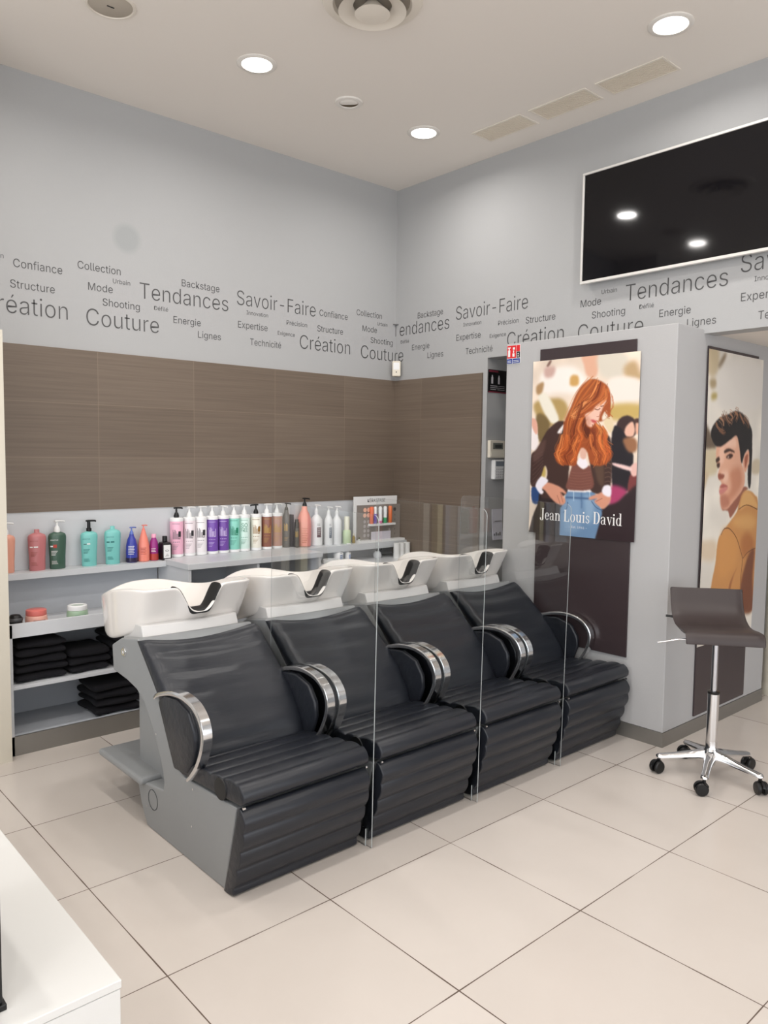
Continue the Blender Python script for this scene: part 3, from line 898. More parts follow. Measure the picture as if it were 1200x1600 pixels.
def disc_x(bm, r, x, y, z, th=.002, s=-1):
    return lathe(bm, [(r, 0), (r * .97, th), (.001, th)], 30, rot=Matrix.Rotation(s * PI / 2, 4, 'Y'), c=(x, y + OY, z))
M_seam = mat('dark_seam', (58, 60, 62), .6)
for s in (-1, 1):
    b = NB(); lathe(b, [(.042, 0), (.042, .0015), (.0395, .0015), (.0395, 0)], 34, rot=Matrix.Rotation(s * PI / 2, 4, 'Y'), c=(s * .27, -1.165 + OY, .128), cap0=False, cap1=False)
    obj('access_cap', b, M_seam, t)
    b = NB()
    for y, z in ((-1.11, .085), (-1.50, .285), (-1.49, .14), (-1.20, .41)):
        disc_x(b, .004, s * .27, y, z, .0015, s)
    obj('screw', b, M_chrome, t)
b = NB(); lathe(b, [(.020, 0), (.020, .003), (.015, .004), (.015, .008), (.009, .008), (.009, .004), (.001, .004)], 26, rot=Matrix.Rotation(-PI / 2, 4, 'Y'), c=(-.27, -.905 + OY, .683))
obj('lock', b, M_chrome, t, smooth=.6)
# collar under the basin
b = NB()
n = 14
rows = []
for i in range(n + 1):
    u = i / n * 2 - 1
    x = .228 * u
    yf = -1.012 + .030 * u * u
    rows.append([b.verts.new((x, yf - .036 + OY, .70)), b.verts.new((x, yf + .005 + OY, .80)), b.verts.new((x, -.80 + OY, .80)), b.verts.new((x, -.80 + OY, .69))])
for a, q in zip(rows, rows[1:]):
    for k in range(4):
        b.faces.new((a[k], a[(k + 1) % 4], q[(k + 1) % 4], q[k]))
b.faces.new(rows[0]); b.faces.new(rows[-1][::-1])
obj('collar', b, M_collar, t, bevel=.004, smooth=.7)

# padded back: fluted front, dipped top edge
FR = [(-1.462, .345), (-1.455, .40), (-1.42, .465), (-1.365, .54), (-1.30, .605), (-1.235, .662), (-1.17, .717), (-1.115, .760), (-1.085, .774)]
BK = [(-1.365, .335), (-1.355, .36), (-1.33, .41), (-1.28, .487), (-1.222, .572), (-1.165, .632), (-1.10, .695), (-1.05, .744), (-1.04, .757)]
FRc = catmull(FR, False, 4); BKc = catmull(BK, False, 4)
n = len(FRc); nx = 24
b = NB(); g = {}
for i in range(n):
    s = i / (n - 1)
    for j in range(nx + 1):
        u = j / nx * 2 - 1
        x = .283 * u * (1 - .012 * s)
        c = (1 - u * u)
        e = max(0, abs(u) - .86) / .14
        y, z = FRc[i]
        fl = .011 * abs(math.sin(PI * 6.5 * s + .35 * u)) * c ** .5
        dent = .040 * c * (.35 + .65 * s) - fl + .022 * e * e
        # inward normal of the sloping front is roughly (+.7, -.7)
        yy, zz = y + dent * .78, z - dent * .62
        zz -= .020 * c * max(0, s - .7) / .3
        g[0, i, j] = b.verts.new((x, yy + OY, zz))
        y, z = BKc[i]
        zz = z - .030 * c * max(0, s - .7) / .3
        g[1, i, j] = b.verts.new((x * (1 - .0), y + OY - .004 * (1 - e), zz))
for i in range(n - 1):
    for j in range(nx):
        b.faces.new((g[0, i, j], g[0, i, j + 1], g[0, i + 1, j + 1], g[0, i + 1, j]))
        b.faces.new((g[1, i, j], g[1, i + 1, j], g[1, i + 1, j + 1], g[1, i, j + 1]))
    b.faces.new((g[0, i, 0], g[0, i + 1, 0], g[1, i + 1, 0], g[1, i, 0]))
    b.faces.new((g[0, i, nx], g[1, i, nx], g[1, i + 1, nx], g[0, i + 1, nx]))
for j in range(nx):
    b.faces.new((g[0, n - 1, j], g[0, n - 1, j + 1], g[1, n - 1, j + 1], g[1, n - 1, j]))
    b.faces.new((g[0, 0, j], g[1, 0, j], g[1, 0, j + 1], g[0, 0, j + 1]))
obj('backrest', b, M_leather, t, smooth=9, subsurf=1)

# side wings inside the arm loops
WING = [(-1.24, .555), (-1.30, .592), (-1.40, .600), (-1.49, .572), (-1.535, .51), (-1.54, .45), (-1.515, .385), (-1.47, .335), (-1.372, .325)]
for s in (-1, 1):
    obj('side_wing', prism_x(NB(), yo(WING), s * .272 - .012, s * .272 + .012), M_leather, t, bevel=.010, smooth=9)

# seat cushion with rolls
top_ = []
for k in range(61):
    q = k / 60
    y = -1.385 - q * .425
    z = .362 + .050 * q + .010 * abs(math.sin(PI * 5 * q)) ** .6 - .004
    top_.append((y, z))
SEAT = [(-1.395, .325)] + top_ + [(-1.832, .412), (-1.850, .400), (-1.862, .380), (-1.862, .362), (-1.852, .348), (-1.835, .342), (-1.43, .319)]
obj('seat', prism_x(NB(), yo(SEAT), -.277, .277), M_leather, t, bevel=.007, smooth=9)
for s in (-1, 1):
    b = NB(); disc_x(b, .040, s * .277, -1.715, .362, .004, s)
    o = obj('pivot_cap', b, M_rubber, t, smooth=.5)
front = []
for k in range(61):
    q = k / 60
    z = .326 - q * .318
    y = -1.848 - .022 * math.sin(min(1, q * 3.2) * PI / 2) + .098 * max(0, q - .1) ** 1.15 - .012 * abs(math.sin(PI * 4.4 * q)) ** .75
    front.append((y, z))
LEGP = [(-1.832, .334)] + front + [(-1.755, .0), (-1.730, .0)]
obj('leg_pad', prism_x(NB(), yo(LEGP), -.277, .277), M_leather, t, bevel=.006, smooth=9)
b = NB()
for s in (-1, 1): lathe(b, [(.005, -.004), (.005, .004)], 10, rot=Matrix.Rotation(PI / 2, 4, 'Y'), c=(s * .268, -1.853 + OY, .337))
obj('hinge_pin', b, M_chrome, t)

# chromed arms
ARM = catmull([(-1.205, .560), (-1.24, .580), (-1.31, .604), (-1.385, .622), (-1.465, .627), (-1.545, .611), (-1.597, .573), (-1.617, .525), (-1.608, .470), (-1.575, .405), (-1.53, .352), (-1.492, .322)], False, 5)
for s in (-1, 1):
    b = NB(); prev = None
    for i, (y, z) in enumerate(ARM):
        d = ARM[min(i + 1, len(ARM) - 1)] - ARM[max(i - 1, 0)]
        d = d / np.hypot(*d)
        nrm = np.array([-d[1], d[0]])
        q = i / (len(ARM) - 1)
        th = .0065 + .003 * math.sin(PI * q)
        hw = (.010 + .011 * min(1, q * 3.0)) if q < .9 else .021 - .05 * (q - .9)
        xc = s * (.277 - .004 * (1 - min(1, q * 3)))
        ring = [b.verts.new((xc + a * hw, y + OY + nrm[0] * th * w, z + nrm[1] * th * w)) for a, w in ((-1, -.5), (-.85, -1), (.85, -1), (1, -.5), (1, .5), (.85, 1), (-.85, 1), (-1, .5))]
        if prev:
            for k in range(8):
                b.faces.new((prev[k], prev[(k + 1) % 8], ring[(k + 1) % 8], ring[k]))
        else:
            b.faces.new(ring)
        prev = ring
    b.faces.new(prev[::-1])
    obj('arm', b, M_chrome, t, smooth=.9)

# wash basin
half = [(0, -1.030), (.03, -1.030), (.058, -1.030), (.082, -1.030), (.098, -1.030), (.116, -1.030), (.155, -1.030), (.20, -1.029), (.240, -1.024), (.264, -1.005), (.280, -.96), (.288, -.90), (.295, -.82), (.296, -.74), (.290, -.66), (.268, -.58), (.226, -.52), (.170, -.477), (.10, -.452), (.05, -.445), (0, -.443)]
def rim_z(x, y):
    if y < -1.02 and abs(x) < .15:
        a = abs(x)
        k = min(1, max(0, (a - .034) / .082))
        k = k * k * (3 - 2 * k)
        return .842 + (.954 - .842) * k
    side = float(np.interp(y, [-1.03, -.96, -.87, -.74, -.63, -.56, -.44], [.954, .953, .946, .920, .888, .874, .874]))
    dome = max(0, 1 - (abs(x) / .20) ** 2.5) if y > -.6 else 0
    return side + .030 * dome
def bot_z(y):
    return float(np.interp(y, [-.96, -.86, -.70, -.50], [.775, .735, .692, .70]))
outl = half + [(-x, y) for x, y in half[-2:0:-1]]
m = len(outl)
b = NB(); rings = []
CY = -.72
def ring(fn):
    r = [b.verts.new((p[0], p[1] + OY, p[2])) for p in (fn(x, y) for x, y in outl)]
    rings.append(r)
def bottom(x, y):
    yb = y + .085 if y < -1.0 else (y + .085 * (1 - (y + 1.0) / .557) - .04 * max(0, (y + .72) / .277))
    return (x * .93, yb, bot_z(yb))
def lerp3(p, q, k): return tuple(p[i] * (1 - k) + q[i] * k for i in range(3))
ring(lambda x, y: lerp3(bottom(x, y), (0, CY, bot_z(y) + .01), .35))
ring(lambda x, y: lerp3(bottom(x, y), (0, CY, bottom(x, y)[2]), .04))
ring(lambda x, y: (lambda p: (p[0], p[1], p[2] + .008))(bottom(x, y)))
ring(lambda x, y: lerp3(bottom(x, y), (x, y, rim_z(x, y)), .5))
ring(lambda x, y: lerp3(bottom(x, y), (x, y, rim_z(x, y)), .88))
ring(lambda x, y: (x, y, rim_z(x, y) - .006))
ring(lambda x, y: (x * .985, CY + (y - CY) * .985, rim_z(x, y) + .001))
ring(lambda x, y: (x * .93, CY + (y - CY) * .93, rim_z(x, y)))
ring(lambda x, y: (x * .90, CY + (y - CY) * .90, rim_z(x, y) - .012))
ring(lambda x, y: (x * .82, CY + (y - CY) * .80, min(rim_z(x, y) - .03, .85)))
ring(lambda x, y: (x * .55, CY + (y - CY) * .52, .785))
ring(lambda x, y: (x * .15, CY + (y - CY) * .15, .772))
for a, q in zip(rings, rings[1:]):
    for k in range(m):
        b.faces.new((a[k], a[(k + 1) % m], q[(k + 1) % m], q[k]))
b.faces.new(rings[0][::-1]); b.faces.new(rings[-1])
bs = obj('basin', b, M_ceramic, t, smooth=9, subsurf=2, loc=(.025, 0, 0))
# neck rest lying in the notch
b = NB(); prev = None
cols = 18
for i in range(cols + 1):
    x = -.108 + .216 * i / cols
    zt = rim_z(x, -1.03)
    e = 1 - .55 * abs(i / cols * 2 - 1) ** 6
    ring_ = [b.verts.new((x * .97, yy + OY, zt + dz)) for yy, dz in ((-1.024, -.016), (-1.0305, -.005), (-1.022, .005 * e), (-.985, .012 * e), (-.945, .008 * e), (-.930, -.006), (-.94, -.022))]
    if prev:
        for k in range(7):
            b.faces.new((prev[k], prev[(k + 1) % 7], ring_[(k + 1) % 7], ring_[k]))
    else:
        b.faces.new(ring_)
    prev = ring_
b.faces.new(prev[::-1])
obj('neck_rest', b, M_rubber, bs, smooth=9, subsurf=1)
b = NB(); tube(b, [(-.085, -.86 + OY, .84), (-.085, -.90 + OY, .875), (-.085, -.935 + OY, .89), (-.082, -.955 + OY, .882)], .012, 12)
obj('shower_head', b, M_chrome, bs, smooth=1)
b = NB(); lathe(b, [(.026, 0), (.024, .004), (.001, .004)], 24, c=(0, CY + OY, .772))
obj('drain', b, M_chrome, bs, smooth=.5)

CHAIRS = ['black basin chair at the near end, its grey side and step fully in view',
          'second black basin chair from the near end, between the first two clear screens',
          'third black basin chair from the near end, between the second and third clear screens',
          'black basin chair at the far end, up against the poster pillar']
PITCH = .616
for k, lb in enumerate(CHAIRS):
    o = proto if k == 0 else copy_tree(proto)
    o.location = (-2.09 + PITCH * k, -OY, 0)
    o['label'] = lb

# clear screens between the chairs
M_glass = mat('clear_acrylic', (250, 252, 252), .0, trans=1.0, ior=1.49)
nt = M_glass.node_tree
M_edge = mat('polished_acrylic_edge', (172, 178, 178), .15)
def screen(x, label):
    t = thing('acrylic_screen', label, 'screen', (x, -1.845, 0), 0, 'clear screens between the basin chairs')
    t.rotation_euler = (math.radians(1.0), 0, 0)
    D, Hh, R, th = .715, 1.30, .03, .0019
    pts = [(0, .002), (0, Hh - R)] + [(R - R * math.cos(a), Hh - R + R * math.sin(a)) for a in np.linspace(0, PI / 2, 6)[1:]] + [(D - R, Hh)] + [(D - R + R * math.sin(a), Hh - R + R * math.cos(a)) for a in np.linspace(0, PI / 2, 6)[1:]] + [(D, .002)]
    b = NB(); prism_x(b, pts, -th, th)
    o = obj('pane', b, [M_glass, M_edge], t)
    for p in o.data.polygons:
        if abs(p.normal.x) < .5 and p.center.z > .01:
            p.material_index = 1
    b = NB(); box(b, -.008, -.0032, .03, .24, .001, .07)
    o = obj('foot', b, [M_glass, M_edge], t)
    for p in o.data.polygons:
        if p.normal.y < -.5: p.material_index = 1
    return t
for k, lb in enumerate(('clear upright screen between the first and second basin chairs', 'clear upright screen between the second and third basin chairs', 'clear upright screen between the third and last basin chairs')):
    screen(-2.09 + PITCH * (k + .5), lb)

# ------------------------------------------------------------------ television
t = thing('television', 'wall mounted flat television, switched off, with a thin white frame', 'television', (0, 0, 0))
obj('housing', box(NB(), .305, .335, -2.435, -1.306, 2.556, 3.184), M_white, t, bevel=.003)
b = NB()
y0, y1, z0, z1 = -2.442, -1.300, 2.550, 3.190
for bb in ((y0, y1, z1 - .013, z1), (y0, y1, z0, z0 + .016), (y0, y0 + .011, z0 + .016, z1 - .013), (y1 - .011, y1, z0 + .016, z1 - .013)):
    box(b, .288, .306, *bb)
obj('frame', b, mat('satin_white_frame', (214, 211, 206), .35), t, bevel=.002)
obj('screen', box(NB(), .296, .3045, y0 + .011, y1 - .011, z0 + .016, z1 - .013), mat('dark_screen_glass', (14, 13, 16), .06, spec=.45), t)
obj('wall_bracket', box(NB(), .3352, XW, -2.05, -1.70, 2.72, 3.02), M_black, t)

# ------------------------------------------------------------------ boards and posters on the pillar
tag(obj('display_board', box(NB(), .062, .070, -1.822, -1.196, .44, 2.155), M_panel, None, bevel=.001), 'dark brown board behind the poster of the red haired woman', 'board')
tag(obj('display_board', box(NB(), .395, 1.022, -2.0555, -2.0475, .10, 2.130), M_panel, None, bevel=.001), 'dark brown board behind the poster of the dark haired man', 'board')

def blur1(a, r):
    r = max(1, int(round(r)))
    for ax in (0, 1):
        for _ in range(2):
            p = np.pad(a, [(r, r) if k == ax else (0, 0) for k in (0, 1)], mode='edge')
            c = np.cumsum(p, axis=ax)
            c = np.concatenate([np.zeros_like(np.take(c, [0], axis=ax)), c], axis=ax)
            n = a.shape[ax]
            a = (np.take(c, range(2 * r + 1, 2 * r + 1 + n), axis=ax) - np.take(c, range(0, n), axis=ax)) / (2 * r + 1)
    return a

def paint(shapes, w, h, res, base):
    """the printed picture, w x h cm: rows x columns x RGB (0-255)"""
    nx, ny = int(w * res) + 1, int(h * res) + 1
    xs, ys = np.linspace(0, w, nx), np.linspace(0, h, ny)
    X, Y = np.meshgrid(xs, ys)
    rnd = np.random.RandomState(3)
    img = np.ones((ny, nx, 3)) * np.array(base, float)
    img += blur1(rnd.randn(ny, nx), 5 * res)[..., None] * 160 * np.array((1, .95, .85))
    for kind, col, par, ext, pts in shapes:
        col = np.array(col, float)
        if kind == 'p':
            P = catmull(pts, True) if ext else np.array(pts, float)
            inside = np.zeros((ny, nx), bool)
            j = len(P) - 1
            for i in range(len(P)):
                xi, yi = P[i]; xj, yj = P[j]
                r0, r1 = sorted((yi, yj))
                a, q = np.searchsorted(ys, r0, 'right'), np.searchsorted(ys, r1, 'right')
                if q > a:
                    xc = xi + (ys[a:q] - yi) * (xj - xi) / (yj - yi)
                    inside[a:q] ^= (X[a:q] < xc[:, None])
                j = i
            m_ = blur1(inside.astype(float), par * res * .55)
            img = img * (1 - m_[..., None]) + col * m_[..., None]
            continue
        strands = [(np.array(pts, float), par, 1.0, col)]
        if par > 1.0:
            for _ in range(7):
                jit = np.cumsum(rnd.randn(len(pts), 2) * .45, axis=0) + rnd.randn(2) * 1.1
                strands.append((np.array(pts, float) + jit, par * rnd.uniform(.25, .5), .75, col * rnd.uniform(.7, 1.1)))
        for Q, wd, al, cc in strands:
            P = catmull(Q, False, 5)
            x0, y0 = P.min(0) - wd * 2; x1, y1 = P.max(0) + wd * 2
            i0, i1 = np.searchsorted(ys, [y0, y1]); j0, j1 = np.searchsorted(xs, [x0, x1])
            if i1 <= i0 or j1 <= j0:
                continue
            A_, B_ = X[i0:i1, j0:j1], Y[i0:i1, j0:j1]
            dd = np.full(A_.shape, 1e9)
            for k in range(len(P) - 1):
                A = P[k]; v = P[k + 1] - A; L = v @ v + 1e-9
                s = np.clip(((A_ - A[0]) * v[0] + (B_ - A[1]) * v[1]) / L, 0, 1)
                taper = 1 + .8 * (k / len(P)) * (wd if par > 1 else 0)
                dd = np.minimum(dd, np.hypot(A_ - A[0] - s * v[0], B_ - A[1] - s * v[1]) * taper)
            m_ = np.clip((wd * .5 - dd) / (wd * .4) + .5, 0, 1) * ext * al
            img[i0:i1, j0:j1] = img[i0:i1, j0:j1] * (1 - m_[..., None]) + np.clip(cc, 0, 255) * m_[..., None]
    return np.clip(img, 0, 255)

def print_mat():
    m = mat('poster_print', (255, 255, 255), .35)
    n = m.node_tree.nodes.new('ShaderNodeVertexColor')
    n.layer_name = 'print'
    m.node_tree.links.new(n.outputs[0], m.node_tree.nodes['Principled BSDF'].inputs['Base Color'])
    return m
M_print = print_mat()

def poster_mesh(img, fn, thick):
    """sheet of paper: printed front from the picture, fn(u, v) -> point and fn(u, v, back=True)"""
    ny, nx = img.shape[:2]
    vs = np.array([fn(j / (nx - 1), i / (ny - 1), 0) for i in range(ny) for j in range(nx)], np.float32)
    idx = np.arange(ny * nx).reshape(ny, nx)
    q = np.stack([idx[:-1, :-1], idx[1:, :-1], idx[1:, 1:], idx[:-1, 1:]], -1).reshape(-1, 4)
    me = bpy.data.meshes.new('poster')
    me.vertices.add(len(vs)); me.vertices.foreach_set('co', vs.ravel())
    me.loops.add(q.size); me.loops.foreach_set('vertex_index', q.ravel().astype(np.int32))
    me.polygons.add(len(q))
    me.polygons.foreach_set('loop_start', np.arange(0, q.size, 4, dtype=np.int32))
    me.update(calc_edges=True)
    a = me.color_attributes.new('print', 'FLOAT_COLOR', 'POINT')
    c = img.reshape(-1, 3) / 255
    c = np.where(c <= .04045, c / 12.92, ((c + .055) / 1.055) ** 2.4)
    a.data.foreach_set('color', np.concatenate([c, np.ones((len(c), 1))], 1).astype(np.float32).ravel())
    for p in me.polygons: p.use_smooth = True
    return me

